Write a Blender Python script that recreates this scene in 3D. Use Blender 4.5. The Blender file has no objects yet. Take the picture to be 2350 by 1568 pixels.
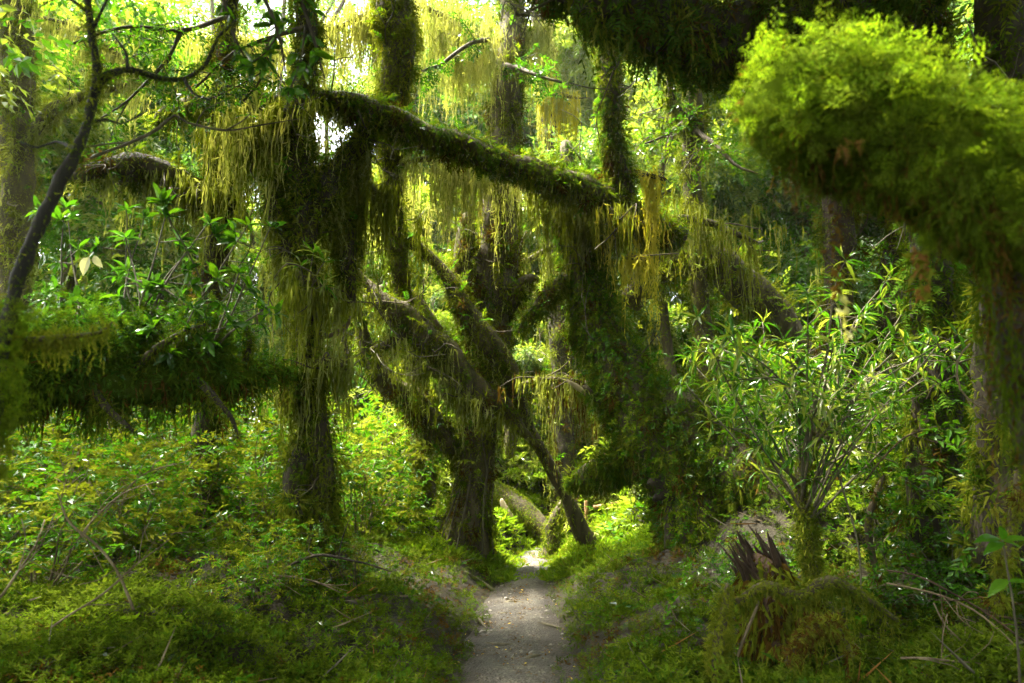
import bpy, math
import numpy as np
from mathutils import Vector, Matrix

# ------------------------------------------------------------------ camera, sky, sun, exposure
scene = bpy.context.scene
COL = scene.collection
CAM = np.array([0.0, 0.0, 1.5])
PITCH = math.radians(9.0)
FPX = 2350 * 24 / 36.0
cam = bpy.data.cameras.new('camera')
cam.lens = 24; cam.sensor_width = 36; cam.clip_start = 0.05; cam.clip_end = 500
cam.dof.use_dof = True; cam.dof.focus_distance = 6.5; cam.dof.aperture_fstop = 2.8
cob = bpy.data.objects.new('camera', cam); COL.objects.link(cob)
cob.location = CAM; cob.rotation_euler = (math.radians(90) + PITCH, 0, 0)
scene.camera = cob

SUN = np.array([-0.40, 0.16, 0.90]); SUN /= np.linalg.norm(SUN)     # towards the sun
ELEV = math.asin(SUN[2]); AZ = math.atan2(SUN[0], SUN[1])
world = bpy.data.worlds.new('World'); scene.world = world; world.use_nodes = True
wn = world.node_tree; wn.nodes.clear()
sky = wn.nodes.new('ShaderNodeTexSky'); sky.sky_type = 'NISHITA'; sky.sun_disc = False
sky.sun_elevation = ELEV; sky.sun_rotation = AZ; sky.air_density = 0.7; sky.dust_density = 6.0; sky.ozone_density = 1.0
bg = wn.nodes.new('ShaderNodeBackground'); bg.inputs['Strength'].default_value = 0.15
wo = wn.nodes.new('ShaderNodeOutputWorld')
hs = wn.nodes.new('ShaderNodeHueSaturation'); hs.inputs['Saturation'].default_value = 0.3; hs.inputs['Value'].default_value = 1.0     # thin white overcast
wn.links.new(sky.outputs[0], hs.inputs['Color']); wn.links.new(hs.outputs[0], bg.inputs[0]); wn.links.new(bg.outputs[0], wo.inputs[0])
sl = bpy.data.lights.new('sun', 'SUN'); sl.energy = 5.0; sl.angle = math.radians(12); sl.color = (1.0, 0.93, 0.78)
so = bpy.data.objects.new('sun', sl); COL.objects.link(so)
so.rotation_euler = Vector(SUN).to_track_quat('Z', 'Y').to_euler(); so.location = (0, 0, 30)
scene.view_settings.view_transform = 'Standard'; scene.view_settings.look = 'None'
scene.view_settings.exposure = 3.38; scene.view_settings.gamma = 1.0
scene.view_settings.use_curve_mapping = False
scene.render.engine = 'CYCLES'
cy = scene.cycles
cy.max_bounces = 7; cy.diffuse_bounces = 5; cy.glossy_bounces = 2; cy.transmission_bounces = 2; cy.transparent_max_bounces = 2
cy.use_denoising = True; cy.sample_clamp_indirect = 6.0; cy.caustics_reflective = False; cy.caustics_refractive = False

rng = np.random.default_rng(11)
def U(a, b, n=None): return rng.uniform(a, b, n)
def N(n, k=3): return rng.normal(0, 1, (n, k))

# ------------------------------------------------------------------ pixel (2350 wide view) + forward metres -> world point
def ray(px, py):
    rx = (px - 1175) / FPX; ry = (784 - py) / FPX
    c, s = math.cos(PITCH), math.sin(PITCH)
    return np.array([rx, c - ry * s, s + ry * c])
def at(px, py, Y):
    d = ray(px, py); return CAM + d * (Y / d[1])
def pr(px, py, Y, hw):
    d = ray(px, py); p = at(px, py, Y)
    return (p[0], p[1], p[2], hw * (Y / d[1]) / FPX)
def PTS(*a): return [pr(*q) for q in a]

# ------------------------------------------------------------------ numpy value noise
_perm = np.random.default_rng(3).random(4096)
def _h(i, j, k): return _perm[(i * 374761 + j * 668265 + k * 217645) & 4095]
def vnoise(p):
    p = np.asarray(p, float); f = np.floor(p); t = p - f; t = t * t * (3 - 2 * t); i = f.astype(np.int64)
    x, y, z = i[..., 0], i[..., 1], i[..., 2]; a, b, c = t[..., 0], t[..., 1], t[..., 2]
    def L(u, v, w): return u + (v - u) * w
    x0 = L(L(_h(x, y, z), _h(x + 1, y, z), a), L(_h(x, y + 1, z), _h(x + 1, y + 1, z), a), b)
    x1 = L(L(_h(x, y, z + 1), _h(x + 1, y, z + 1), a), L(_h(x, y + 1, z + 1), _h(x + 1, y + 1, z + 1), a), b)
    return L(x0, x1, c) * 2 - 1
def fbm(p, o=3):
    p = np.asarray(p, float); s = 0; a = 1.0; t = 0
    for k in range(o):
        s = s + a * vnoise(p * (2.03 ** k) + 7.3 * k); t += a; a *= .5
    return s / t
def smooth(a, b, x):
    t = np.clip((x - a) / (b - a), 0, 1); return t * t * (3 - 2 * t)
def nrm(v): return v / np.maximum(np.linalg.norm(v, axis=-1, keepdims=True), 1e-9)

# ------------------------------------------------------------------ geometry collector
ORG = {}
class G:
    def __init__(s): s.v = []; s.f = []; s.m = []; s.s = []; s.n = 0
    def add(s, V, F, mat=0, sm=False):
        if len(F) == 0: return
        s.v.append(V); s.f.append(F + s.n); s.n += len(V)
        s.m.append(np.broadcast_to(np.asarray(mat), (len(F),)).astype(np.int32))
        s.s.append(np.full(len(F), sm))
    def build(s, name, mats, parent=None, origin=None, kind=None):
        o = np.zeros(3)
        if parent is not None: o = ORG[parent.name]
        elif origin is not None: o = np.asarray(origin, float)
        V = (np.concatenate(s.v) if s.v else np.zeros((3, 3))) - o
        F = np.concatenate(s.f) if s.f else np.zeros((0, 3), int)
        me = bpy.data.meshes.new(name)
        me.vertices.add(len(V)); me.vertices.foreach_set('co', V.astype(np.float32).ravel())
        n = len(F); me.loops.add(n * 3); me.loops.foreach_set('vertex_index', F.astype(np.int32).ravel())
        me.polygons.add(n)
        me.polygons.foreach_set('loop_start', np.arange(0, n * 3, 3, dtype=np.int32))
        if n:
            me.polygons.foreach_set('material_index', np.concatenate(s.m))
            me.polygons.foreach_set('use_smooth', np.concatenate(s.s))
        for m in (mats if isinstance(mats, (list, tuple)) else [mats]): me.materials.append(m)
        me.update(calc_edges=True)
        ob = bpy.data.objects.new(name, me); COL.objects.link(ob)
        if parent is not None: ob.parent = parent
        else: ob.location = o
        ORG[ob.name] = o
        if kind: ob['kind'] = kind
        return ob
def tag(o, label=None, cat=None, group=None, kind=None):
    if label: o['label'] = label
    if cat: o['category'] = cat
    if group: o['group'] = group
    if kind: o['kind'] = kind
    return o
def thing(name, loc, label, cat, group=None):
    o = bpy.data.objects.new(name, None); COL.objects.link(o); o.location = loc; o.empty_display_size = .2
    ORG[o.name] = np.asarray(loc, float)
    return tag(o, label, cat, group)
def copy_tree(o, parent=None):
    c = o.copy(); COL.objects.link(c)
    if parent is not None: c.parent = parent
    for ch in list(o.children): copy_tree(ch, c)
    return c
def piece(name, me, M, parent):           # one small part sharing mesh data; M in world space
    o = bpy.data.objects.new(name, me); COL.objects.link(o); o.parent = parent
    M = M.copy(); M[:3, 3] -= ORG[parent.name]
    o.matrix_local = Matrix(M.tolist()); return o

# ------------------------------------------------------------------ templates
def T_leaf(w=.4, fold=.08, droop=-.1):
    return (np.array([(0, 0, 0), (w / 2, .42, fold), (0, 1, droop), (-w / 2, .42, fold)], float),
            np.array([(0, 1, 2), (0, 2, 3)]))
def T_leafN(w=.3, fold=.05, curve=.3, rows=5, wave=0.02):
    V = []; F = []
    for i in range(rows + 1):
        t = i / rows; hw = w * .5 * (math.sin(math.pi * min(1, t ** .8)) ** .8 if 0 < t < 1 else 0.02)
        y = t * (1 - .18 * abs(curve) * t); z = -curve * t * t
        V += [(-hw, y, z + fold * hw / w * 2 + wave * math.sin(9 * t)), (0, y, z), (hw, y, z + fold * hw / w * 2 - wave * math.sin(9 * t))]
    for i in range(rows):
        a = i * 3; b = a + 3
        F += [(a, a + 1, b + 1), (a, b + 1, b), (a + 1, a + 2, b + 2), (a + 1, b + 2, b + 1)]
    return np.array(V, float), np.array(F)
def frames(d, up):
    y = nrm(d); x = np.cross(y, up); bad = np.linalg.norm(x, axis=-1) < 1e-4
    x[bad] = np.cross(y[bad], np.array([1., .3, .2])); x = nrm(x); z = np.cross(x, y)
    return np.stack([x, y, z], axis=2)
def inst(T, P, M, S):
    V, F = T; n = len(P)
    S = np.asarray(S, float); S = np.broadcast_to(S if S.ndim else S[None], (n,))
    W = np.einsum('nij,kj->nki', M, V) * S[:, None, None] + P[:, None, :]
    FF = F[None] + (np.arange(n) * len(V))[:, None, None]
    return W.reshape(-1, 3), FF.reshape(-1, 3)
def T_join(parts):
    V = []; F = []; n = 0
    for v, f in parts: V.append(v); F.append(f + n); n += len(v)
    return np.concatenate(V), np.concatenate(F)
def T_sprig(n=9, leaf=.3, w=.45, seed=0):
    r = np.random.default_rng(seed); t = np.linspace(.12, 1, n)
    P = np.stack([.08 * np.sin(3 * t + seed), t * .8, -.15 * t * t], 1)
    side = np.where(np.arange(n) % 2 == 0, 1, -1) * r.uniform(.5, 1.1, n)
    d = np.stack([side, .5 + r.uniform(0, .5, n), r.uniform(-.45, .25, n)], 1); d[-1] = (0.1, 1, -.2)
    up = np.stack([r.normal(0, .45, n), r.normal(0, .3, n), np.ones(n)], 1)
    Lf = inst(T_leaf(w), P, frames(d, up), leaf * r.uniform(.75, 1.15, n))
    tw = (np.array([(-.008, 0, 0), (.008, 0, 0), (.08 * math.sin(3 + seed), .8, -.15)], float), np.array([(0, 1, 2)]))
    return T_join([Lf, tw])
def T_frond(n=8, w=.42, droop=.35, seed=0, leaflet=2, sub=False):
    r = np.random.default_rng(seed); t = np.linspace(.06, .97, n)
    P = np.stack([.05 * np.sin(4 * t + seed), t, -droop * t * t], 1); P = np.repeat(P, 2, 0)
    side = np.tile([1., -1.], n); ln = w * .5 * np.repeat(np.sin(np.pi * np.clip(t * .75 + .18, 0, 1)), 2) * 1.25
    d = np.stack([side, .55 + 0 * side + r.normal(0, .12, 2 * n), r.normal(-.1, .2, 2 * n)], 1)
    up = np.stack([r.normal(0, .3, 2 * n), r.normal(0, .3, 2 * n), np.ones(2 * n)], 1)
    if sub:
        T = T_frond(4, .5, .1, seed + 5, 1)
    else:
        lw = 1.5 / n / max(w, .1) * .5
        T = (np.array([(-lw, 0, 0), (lw, .15, 0), (0, 1, -.1)], float), np.array([(0, 1, 2)]))
    L = inst(T, P, frames(d, up), ln)
    return L
def T_tuft(n=15, seed=0, spread=1.0, w=.22):
    r = np.random.default_rng(seed); a = r.uniform(0, 6.283, n); s = np.sqrt(r.uniform(.05, 1, n)) * spread
    d = np.stack([np.cos(a) * s, np.sin(a) * s, r.uniform(.35, 1, n)], 1)
    P = np.stack([np.cos(a) * s * .35, np.sin(a) * s * .35, 0 * a], 1)
    up = np.stack([-np.cos(a), -np.sin(a), 1 + 0 * a], 1) + r.normal(0, .3, (n, 3))
    return inst(T_leaf(w, .05, -.25), P, frames(d, up), r.uniform(.6, 1.1, n))
def T_star(n=5, seed=0):
    # stems each with whorls of tiny leaves: tall cushion moss seen close
    r = np.random.default_rng(seed); parts = []
    for k in range(n):
        b = np.array([r.normal(0, .28), r.normal(0, .28), 0]); lean = np.array([r.normal(0, .25), r.normal(0, .25), 1]); h = r.uniform(.6, 1.1)
        m = 11; t = np.sort(r.uniform(.2, 1, m)); a = np.arange(m) * 2.4
        P = b + lean * (t * h)[:, None]
        d = np.stack([np.cos(a), np.sin(a), .45 + .5 * t], 1)
        parts.append(inst((np.array([(-.17, .08, 0), (.17, .25, .03), (0, 1, -.3)], float), np.array([(0, 1, 2)])), P, frames(d, np.tile([0., 0, 1], (m, 1))), .28 * r.uniform(.8, 1.2, m)))
    return T_join(parts)
LEAF = T_leaf(); LEAFW = T_leaf(.55)
def T_tri(w, d=-.2): return (np.array([(-w / 2, .05, 0), (w / 2, .18, .03), (0, 1, d)], float), np.array([(0, 1, 2)]))
HAIR = T_tri(.2, -.3); SPRIGS_C = [T_sprig(5, .5, .5, k + 20) for k in range(4)]; LANCE2 = T_leaf(.22, .05, -.25)
SPRIGS = [T_sprig(7, .33, .5, k) for k in range(5)]
SPRIGS_L = [T_sprig(10, .34, .3, k + 10) for k in range(4)]
FRONDS = [T_frond(7, .5, .35, k) for k in range(4)]
FRONDS2 = [T_frond(7, .6, .4, k + 3, 1, True) for k in range(3)]
TUFTS = [T_tuft(13, k) for k in range(4)]
STARS = [T_star(4, k) for k in range(4)]

def T_cushion(n=46, seed=0):
    r = np.random.default_rng(seed); P = nrm(r.normal(0, 1, (n, 3))); P[:, 2] = np.abs(P[:, 2]) * .75; d = P + r.normal(0, .35, (n, 3)) + [0, 0, .3]
    return inst((np.array([(-.32, 0, 0), (.32, .2, .05), (0, 1, -.15)], float), np.array([(0, 1, 2)])), P * r.uniform(.6, 1, (n, 1)), frames(d, r.normal(0, 1, (n, 3))), r.uniform(.22, .42, n))
CUSH = [T_cushion(46, k) for k in range(4)]
def scatter(g, Ts, P, D, UP, S, mat=0):
    k = rng.integers(0, len(Ts), len(P)); mat = np.broadcast_to(np.asarray(mat), (len(P),)); S = np.broadcast_to(np.asarray(S, float), (len(P),))
    M = frames(D, UP)
    for i, T in enumerate(Ts):
        q = k == i
        if q.any():
            V, F = inst(T, P[q], M[q], S[q]); g.add(V, F, np.repeat(mat[q], len(T[1])))

# ------------------------------------------------------------------ tubes
def spline(c, seg):
    c = np.asarray(c, float); c = np.vstack([2 * c[0] - c[1], c, 2 * c[-1] - c[-2]]); out = []
    for i in range(1, len(c) - 2):
        p0, p1, p2, p3 = c[i - 1:i + 3]; L = np.linalg.norm(p2[:3] - p1[:3]); n = max(2, int(L / seg))
        t = np.linspace(0, 1, n, endpoint=False)[:, None]
        out.append(.5 * (2 * p1 + (p2 - p0) * t + (2 * p0 - 5 * p1 + 4 * p2 - p3) * t ** 2 + (3 * p1 - p0 - 3 * p2 + p3) * t ** 3))
    out.append(c[-2][None]); r = np.vstack(out); r[:, 3] = np.maximum(r[:, 3], .002); return r
class Tube:
    def __init__(s, pts, sides=10, seg=.12, lump=.15, freq=3.0, wob=0.0, flute=0):
        c = spline(pts, seg); n = len(c); C = c[:, :3].copy(); R = c[:, 3]
        if wob: C += wob * np.stack([fbm(C * 2 + 3), fbm(C * 2 + 31), fbm(C * 2 + 67)], 1)
        s.C = C; s.R = R
        T = nrm(np.gradient(C, axis=0)); a = np.zeros((n, 3)); ref = np.array([1., 0, 0]) if abs(T[0, 0]) < .8 else np.array([0, 1., 0])
        u = ref - T[0] * (ref @ T[0])
        for i in range(n):
            u = u - T[i] * (u @ T[i]); u /= np.linalg.norm(u); a[i] = u
        b = np.cross(T, a); th = np.linspace(0, 2 * np.pi, sides, endpoint=False)
        rad = a[:, None] * np.cos(th)[None, :, None] + b[:, None] * np.sin(th)[None, :, None]
        P = C[:, None] + rad * R[:, None, None]
        dsp = 1 + lump * fbm(P * freq, 3)
        if flute: dsp = dsp + flute * np.sin(th * 5 + 2 * fbm(C * 1.5)[:, None] * 2)[...]
        s.P = C[:, None] + rad * (R[:, None] * dsp)[..., None]; s.Nr = rad; s.T = T; s.sides = sides; s.n = n
        s.len = np.linalg.norm(np.diff(C, axis=0), axis=1)
    def mesh(s, g, mat=0):
        n, k = s.n, s.sides; i = np.arange(n - 1)[:, None] * k; j = np.arange(k)[None]; j2 = (j + 1) % k
        A, B, Cc, D = i + j, i + j2, i + k + j2, i + k + j
        F = np.concatenate([np.stack([A, B, Cc], -1).reshape(-1, 3), np.stack([A, Cc, D], -1).reshape(-1, 3)])
        V = np.vstack([s.P.reshape(-1, 3), s.C[0] - s.T[0] * s.R[0] * .3, s.C[-1] + s.T[-1] * s.R[-1] * .5])
        jj = np.arange(k); c0, c1 = n * k, n * k + 1
        F = np.vstack([F, np.stack([np.full(k, c0), (jj + 1) % k, jj], 1), np.stack([np.full(k, c1), (n - 1) * k + jj, (n - 1) * k + (jj + 1) % k], 1)])
        g.add(V, F, mat, True); return g
    def sample(s, n, lo=0., hi=1., side=None):
        w = s.len * (s.R[:-1] + s.R[1:]); cs = np.cumsum(w); cs /= cs[-1]
        i = np.clip(np.searchsorted(cs, U(lo, hi, n)), 0, s.n - 2); f = U(0, 1, n)[:, None]
        t = U(0, s.sides, n); j = t.astype(int) % s.sides; j2 = (j + 1) % s.sides; h = (t - np.floor(t))[:, None]
        P = (s.P[i, j] * (1 - h) + s.P[i, j2] * h) * (1 - f) + (s.P[i + 1, j] * (1 - h) + s.P[i + 1, j2] * h) * f
        Nr = nrm(s.Nr[i, j] * (1 - h) + s.Nr[i, j2] * h)
        if side is not None:
            q = (Nr * np.asarray(side, float)).sum(1) > 0; P, Nr = P[q], Nr[q]
        return P, Nr

def moss(g, tube, n, L=(.03, .07), droop=.5, mats=(0, 1), thr=0., freq=2.5, T=(HAIR,), thick=.04, lo=0., hi=1., side=None, rnd=.45, dmin=.06):
    if tube.C[:, 1].mean() > 5: n = int(n * 1.75); L = (L[0] * .66, L[1] * .74); thick = thick * .8
    P, Nr = tube.sample(int(n * 1.5), lo, hi, side)
    q = U(0, 1, len(P)) < np.clip(.6 + 1.5 * fbm(P * 2.2 + 70), dmin, 1); P, Nr = P[q], Nr[q]; n = len(P)
    lum = np.clip(.5 + .9 * fbm(P * 4.5 + 20), 0.05, 1.4)
    P = P + Nr * (U(0, 1, n) * lum * thick)[:, None]
    D = Nr * U(.35, 1, n)[:, None] + np.array([0, 0, -droop]) * U(.4, 1.3, n)[:, None] + rnd * N(n)
    m = np.where(fbm(P * freq + 5) + .45 * N(n, 1)[:, 0] > thr, mats[-1 if len(mats) < 2 else 1], mats[0])
    if len(mats) > 2: m = np.where(U(0, 1, n) < .12, mats[2], m)
    scatter(g, list(T), P, D, Nr + .4 * N(n), U(L[0], L[1], n) * (.6 + .6 * lum), m)

def bulges(g, tube, k, r=(.05, .12), per=70, L=(.04, .09), mats=(0, 1), lo=0., hi=1.):
    P, Nr = tube.sample(k, lo, hi); k = len(P); R = np.repeat(U(r[0], r[1], k), per); N_ = np.repeat(Nr, per, 0); m = np.repeat(rng.choice(mats, k), per); n = k * per
    o = nrm(N(n)) * [.8, .8, 1.25]; P = np.repeat(P, per, 0) + N_ * R[:, None] * .3 + o * (R * U(.3, 1, n))[:, None] - [0, 0, 1] * (R * .3)[:, None]
    scatter(g, [HAIR], P, o * .8 + N_ * .4 + [0, 0, -.7] + .35 * N(n), N_ + .4 * N(n), U(L[0], L[1], n), np.where(U(0, 1, n) < .2, mats[0], m))
def strands(g, P0, L, seg=.045, w=1.0, sway=.3, mats=0, side=.8):
    n = len(P0); K = int(np.ceil(np.max(L) / seg)); mats = np.broadcast_to(np.asarray(mats), (n,))
    ph = U(0, 6.28, (n, 2)); fr = U(.5, 1.3, (n, 2)); k = np.arange(K)
    lat = np.stack([np.sin(ph[:, :1] + k * fr[:, :1]), np.sin(ph[:, 1:] + k * fr[:, 1:])], 2) * sway + rng.normal(0, sway * .8, (n, K, 2))
    D = np.concatenate([lat, -np.ones((n, K, 1))], 2)
    P = P0[:, None] + np.concatenate([np.zeros((n, 1, 3)), np.cumsum(D * seg, 1)[:, :-1]], 1)
    ok = (k * seg)[None] < L[:, None]; m = np.repeat(mats[:, None], K, 1)[ok]
    P, D = P[ok], D[ok]; c = len(P)
    tp = np.clip(1.15 - (np.repeat(k[None] * seg, n, 0) / L[:, None])[ok] * .6, .4, 1.1)
    V, F = inst(T_leaf(.26 * w, .03, 0), P, frames(D, N(c)), seg * 1.7 * tp); g.add(V, F, np.repeat(m, 2))
    q = U(0, 1, c) < side
    D2 = N(c) * np.array([.8, .8, .3]) + np.array([0, 0, -.55])
    V, F = inst(T_leaf(.3 * w, .03, -.2), P[q], frames(D2[q], N(q.sum())), seg * 1.25 * tp[q]); g.add(V, F, np.repeat(m[q], 2))
def hang(g, tube, n, L=(.1, .5), mats=(0,), lo=0., hi=1., clump=5, **kw):
    P, Nr = tube.sample(int(n * 2.2), lo, hi, (0, 0, -1)); P = P[:n]; n = len(P)
    cl = np.clip(.5 + 1.1 * fbm(P * np.array([clump, clump, .5]) + 50, 2), .08, 1.6)
    strands(g, P, (L[0] + (L[1] - L[0]) * U(0, 1, n) ** 1.7) * cl, mats=rng.choice(mats, n), **kw)

WELLS = []  # sun-aligned gaps cut in the crowns to let light onto chosen spots
def in_well(P):
    bad = np.zeros(len(P), bool)
    for c, r in WELLS:
        v = P - np.asarray(c, float); t = v @ SUN; d = np.linalg.norm(v - t[:, None] * SUN, axis=1); bad |= (d < r) & (t > 1.2)
    return bad
def crown(g, blobs, dens=1.0, S=(.22, .38), Ts=SPRIGS, mats=(0, 1), wells=True, droop=.35, sub=.30):
    ground_level = not wells
    for (x, y, z, r) in blobs:
        if y < 7.3 and z > 5: r = r * 1.0
        nc = max(4, int(16 * r ** 1.3)); c = nrm(N(nc)) * (U(.2, 1, nc) ** .5)[:, None] * r * np.array([1, 1, .7]) + np.array([x, y, z])
        m = int(42 * dens * (1.9 if y < 4.6 and z > 5 else .55 if y > 5.5 and not ground_level else 1.0) * r ** .7); P = np.repeat(c, m, 0); o = N(len(P)) * sub * (.6 + .5 * r) * np.array([1, 1, .55]); P = P + o  # crowns thickened overhead to darken the foreground, thinned beyond to let light in
        if wells:
            q = ~in_well(P); P, o = P[q], o[q]
        n = len(P)
        if not n: continue
        D = nrm(o + 1e-4) * .9 + np.array([0, 0, -droop]) + .5 * N(n); UP = np.array([0, 0, 1.]) + .5 * N(n)
        ci = np.repeat(rng.integers(0, len(mats), nc), m)
        if wells: ci = ci[q]
        scatter(g, Ts, P, D, UP, U(S[0], S[1], n), np.asarray(mats)[ci])
def twigs(g, base, n, L, r, spread=1.0, up=.2, sides=4, mat=0, sub=2, d0=None):
    tips = []
    for k in range(n):
        b = base[k % len(base)]; d = nrm(N(1))[0] * spread + np.array([0, 0, up])
        if d0 is not None: d = d + np.asarray(d0)
        d = d / np.linalg.norm(d); l = L * U(.6, 1.2); pts = [(*b, r)]; p = np.array(b, float)
        for s in range(1, 5):
            d = nrm(d + .28 * N(1)[0]); p = p + d * l / 4; pts.append((*p, r * (1 - .2 * s)))
        Tube(pts, sides, .08, .1).mesh(g, mat); tips.append((p, d))
        for s in range(sub):
            q = np.array(pts[rng.integers(1, 4)][:3]); e = nrm(d + .9 * N(1)[0]); l2 = l * U(.3, .6)
            w = [(*q, r * .5)] + [(*(q + e * l2 * i / 3 + .03 * N(1)[0] * i), r * .5 * (1 - .28 * i)) for i in (1, 2, 3)]
            Tube(w, 3, .1, .1).mesh(g, mat); tips.append((np.array(w[-1][:3]), e))
    return tips

# ------------------------------------------------------------------ materials
MATS = {}
def nodes(name):
    m = bpy.data.materials.new(name); m.use_nodes = True; nt = m.node_tree; nt.nodes.clear(); MATS[name] = m
    return m, nt, nt.nodes.new, nt.links.new
def leafmat(name, cols, trans=.4, gloss=.06, rough=.35, tcol=(1.25, 1.3, .5), patch=.5):
    m, nt, new, link = nodes(name)
    geo = new('ShaderNodeNewGeometry'); oi = new('ShaderNodeObjectInfo'); tc = new('ShaderNodeTexCoord')
    add = new('ShaderNodeMath'); add.operation = 'ADD'; fr = new('ShaderNodeMath'); fr.operation = 'FRACT'
    link(geo.outputs['Random Per Island'], add.inputs[0]); link(oi.outputs['Random'], add.inputs[1]); link(add.outputs[0], fr.inputs[0])
    nz = new('ShaderNodeTexNoise'); nz.inputs['Scale'].default_value = 1.7; nz.inputs['Detail'].default_value = 2; link(geo.outputs['Position'], nz.inputs['Vector'])
    mx = new('ShaderNodeMix'); mx.data_type = 'FLOAT'; mx.inputs[0].default_value = patch; link(fr.outputs[0], mx.inputs[2]); link(nz.outputs[0], mx.inputs[3])
    cr = new('ShaderNodeValToRGB'); e = cr.color_ramp.elements
    for i, c in enumerate(cols):
        p = .12 + .76 * i / max(1, len(cols) - 1)
        if i < 2: e[i].position = p; el = e[i]
        else: el = e.new(p)
        el.color = (*c, 1)
    link(mx.outputs[0], cr.inputs[0])
    df = new('ShaderNodeBsdfDiffuse'); link(cr.outputs[0], df.inputs[0])
    tr = new('ShaderNodeBsdfTranslucent'); mu = new('ShaderNodeMix'); mu.data_type = 'RGBA'; mu.blend_type = 'MULTIPLY'; mu.inputs[0].default_value = 1
    link(cr.outputs[0], mu.inputs[6]); mu.inputs[7].default_value = (*tcol, 1); link(mu.outputs[2], tr.inputs[0])
    m1 = new('ShaderNodeMixShader'); m1.inputs[0].default_value = trans; link(df.outputs[0], m1.inputs[1]); link(tr.outputs[0], m1.inputs[2])
    out = new('ShaderNodeOutputMaterial')
    if gloss:
        gl = new('ShaderNodeBsdfGlossy'); gl.inputs['Roughness'].default_value = rough
        lw = new('ShaderNodeLayerWeight'); lw.inputs[0].default_value = .25
        mm = new('ShaderNodeMath'); mm.operation = 'MULTIPLY_ADD'; mm.inputs[1].default_value = .10; mm.inputs[2].default_value = gloss; link(lw.outputs['Fresnel'], mm.inputs[0])
        m2 = new('ShaderNodeMixShader'); link(mm.outputs[0], m2.inputs[0]); link(m1.outputs[0], m2.inputs[1]); link(gl.outputs[0], m2.inputs[2]); link(m2.outputs[0], out.inputs[0])
    else: link(m1.outputs[0], out.inputs[0])
    return m
def solid(name, c1, c2, scale=8, rough=.85, bump=.6, bscale=30, stretch=(1, 1, .25), spec=.3, c3=None):
    m, nt, new, link = nodes(name)
    tc = new('ShaderNodeTexCoord'); mp = new('ShaderNodeMapping'); mp.inputs['Scale'].default_value = stretch; link(tc.outputs['Object'], mp.inputs[0])
    nz = new('ShaderNodeTexNoise'); nz.inputs['Scale'].default_value = scale; nz.inputs['Detail'].default_value = 6; link(mp.outputs[0], nz.inputs['Vector'])
    cr = new('ShaderNodeValToRGB'); cr.color_ramp.elements[0].position = .35; cr.color_ramp.elements[1].position = .65
    cr.color_ramp.elements[0].color = (*c1, 1); cr.color_ramp.elements[1].color = (*c2, 1)
    if c3: el = cr.color_ramp.elements.new(.8); el.color = (*c3, 1)
    link(nz.outputs[0], cr.inputs[0])
    nb = new('ShaderNodeTexNoise'); nb.inputs['Scale'].default_value = bscale; nb.inputs['Detail'].default_value = 5; link(mp.outputs[0], nb.inputs['Vector'])
    bp = new('ShaderNodeBump'); bp.inputs['Strength'].default_value = bump; bp.inputs['Distance'].default_value = .03; link(nb.outputs[0], bp.inputs['Height'])
    b = new('ShaderNodeBsdfPrincipled'); b.inputs['Roughness'].default_value = rough; b.inputs['Specular IOR Level'].default_value = spec
    link(cr.outputs[0], b.inputs['Base Color']); link(bp.outputs[0], b.inputs['Normal'])
    out = new('ShaderNodeOutputMaterial'); link(b.outputs[0], out.inputs[0]); return m

BARK = solid('mossy_bark', (.04, .03, .016), (.10, .08, .04), 9, c3=(.08, .095, .02))
BARKD = solid('dark_bark', (.02, .015, .010), (.055, .043, .025), 9)
BARKB = solid('near_black_bark', (.007, .006, .005), (.022, .019, .014), 12)  # even near-black bark tone for the close sapling
BARKR = solid('red_brown_rotten_wood', (.022, .012, .006), (.075, .043, .024), 14, stretch=(1, 1, .15))
BARKX = solid('dark_reddish_bark', (.02, .011, .007), (.05, .03, .018), 9)
BARKG = solid('grey_brown_bark', (.05, .042, .026), (.13, .115, .07), 12, c3=(.07, .085, .03))
DEADW = solid('dry_twig_wood', (.07, .05, .026), (.17, .13, .075), 14)
PALEW = solid('pale_dead_wood', (.25, .19, .11), (.45, .36, .22), 14, stretch=(1, 1, .2))
STAKE = solid('weathered_orange_wood', (.30, .16, .07), (.5, .3, .15), 12, stretch=(1, 1, .15))
SOIL = solid('dark_forest_soil', (.012, .010, .005), (.030, .024, .011), 5, stretch=(1, 1, 1), bscale=40)
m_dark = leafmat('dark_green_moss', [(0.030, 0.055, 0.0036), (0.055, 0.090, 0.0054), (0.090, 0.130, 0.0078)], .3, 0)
m_green = leafmat('green_moss', [(.055, .085, .008), (.09, .13, .011), (.14, .17, .016)], .4, 0)
m_olive = leafmat('olive_moss', [(.088, .108, .010), (.135, .16, .014), (.195, .205, .022)], .4, 0)
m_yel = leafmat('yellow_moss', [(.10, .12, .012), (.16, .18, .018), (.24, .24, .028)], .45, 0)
m_brown = leafmat('brown_dead_moss', [(0.040, 0.022, 0.0048), (0.080, 0.045, 0.0096), (0.130, 0.075, 0.0150)], .3, 0)
m_lich = leafmat('pale_beard_lichen', [(.31, .33, .13), (.41, .42, .18), (.49, .49, .24)], .5, 0, tcol=(1.250, 1.200, 0.3600))
m_lichy = leafmat('yellow_beard_lichen', [(.36, .34, .04), (.46, .43, .05), (.52, .48, .08)], .45, 0, tcol=(1.200, 1.100, 0.3000))
m_lichg = leafmat('olive_beard_lichen', [(.17, .19, .055), (.25, .27, .08), (.33, .34, .12)], .5, 0)
m_fern = leafmat('dark_blue_green_fern', [(0.030, 0.075, 0.0072), (0.055, 0.120, 0.0108), (0.090, 0.160, 0.0132)], .35, 0)
m_fernb = leafmat('bright_fern', [(.065, .12, .008), (.115, .18, .011), (.19, .23, .015)], .45, 0)
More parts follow.
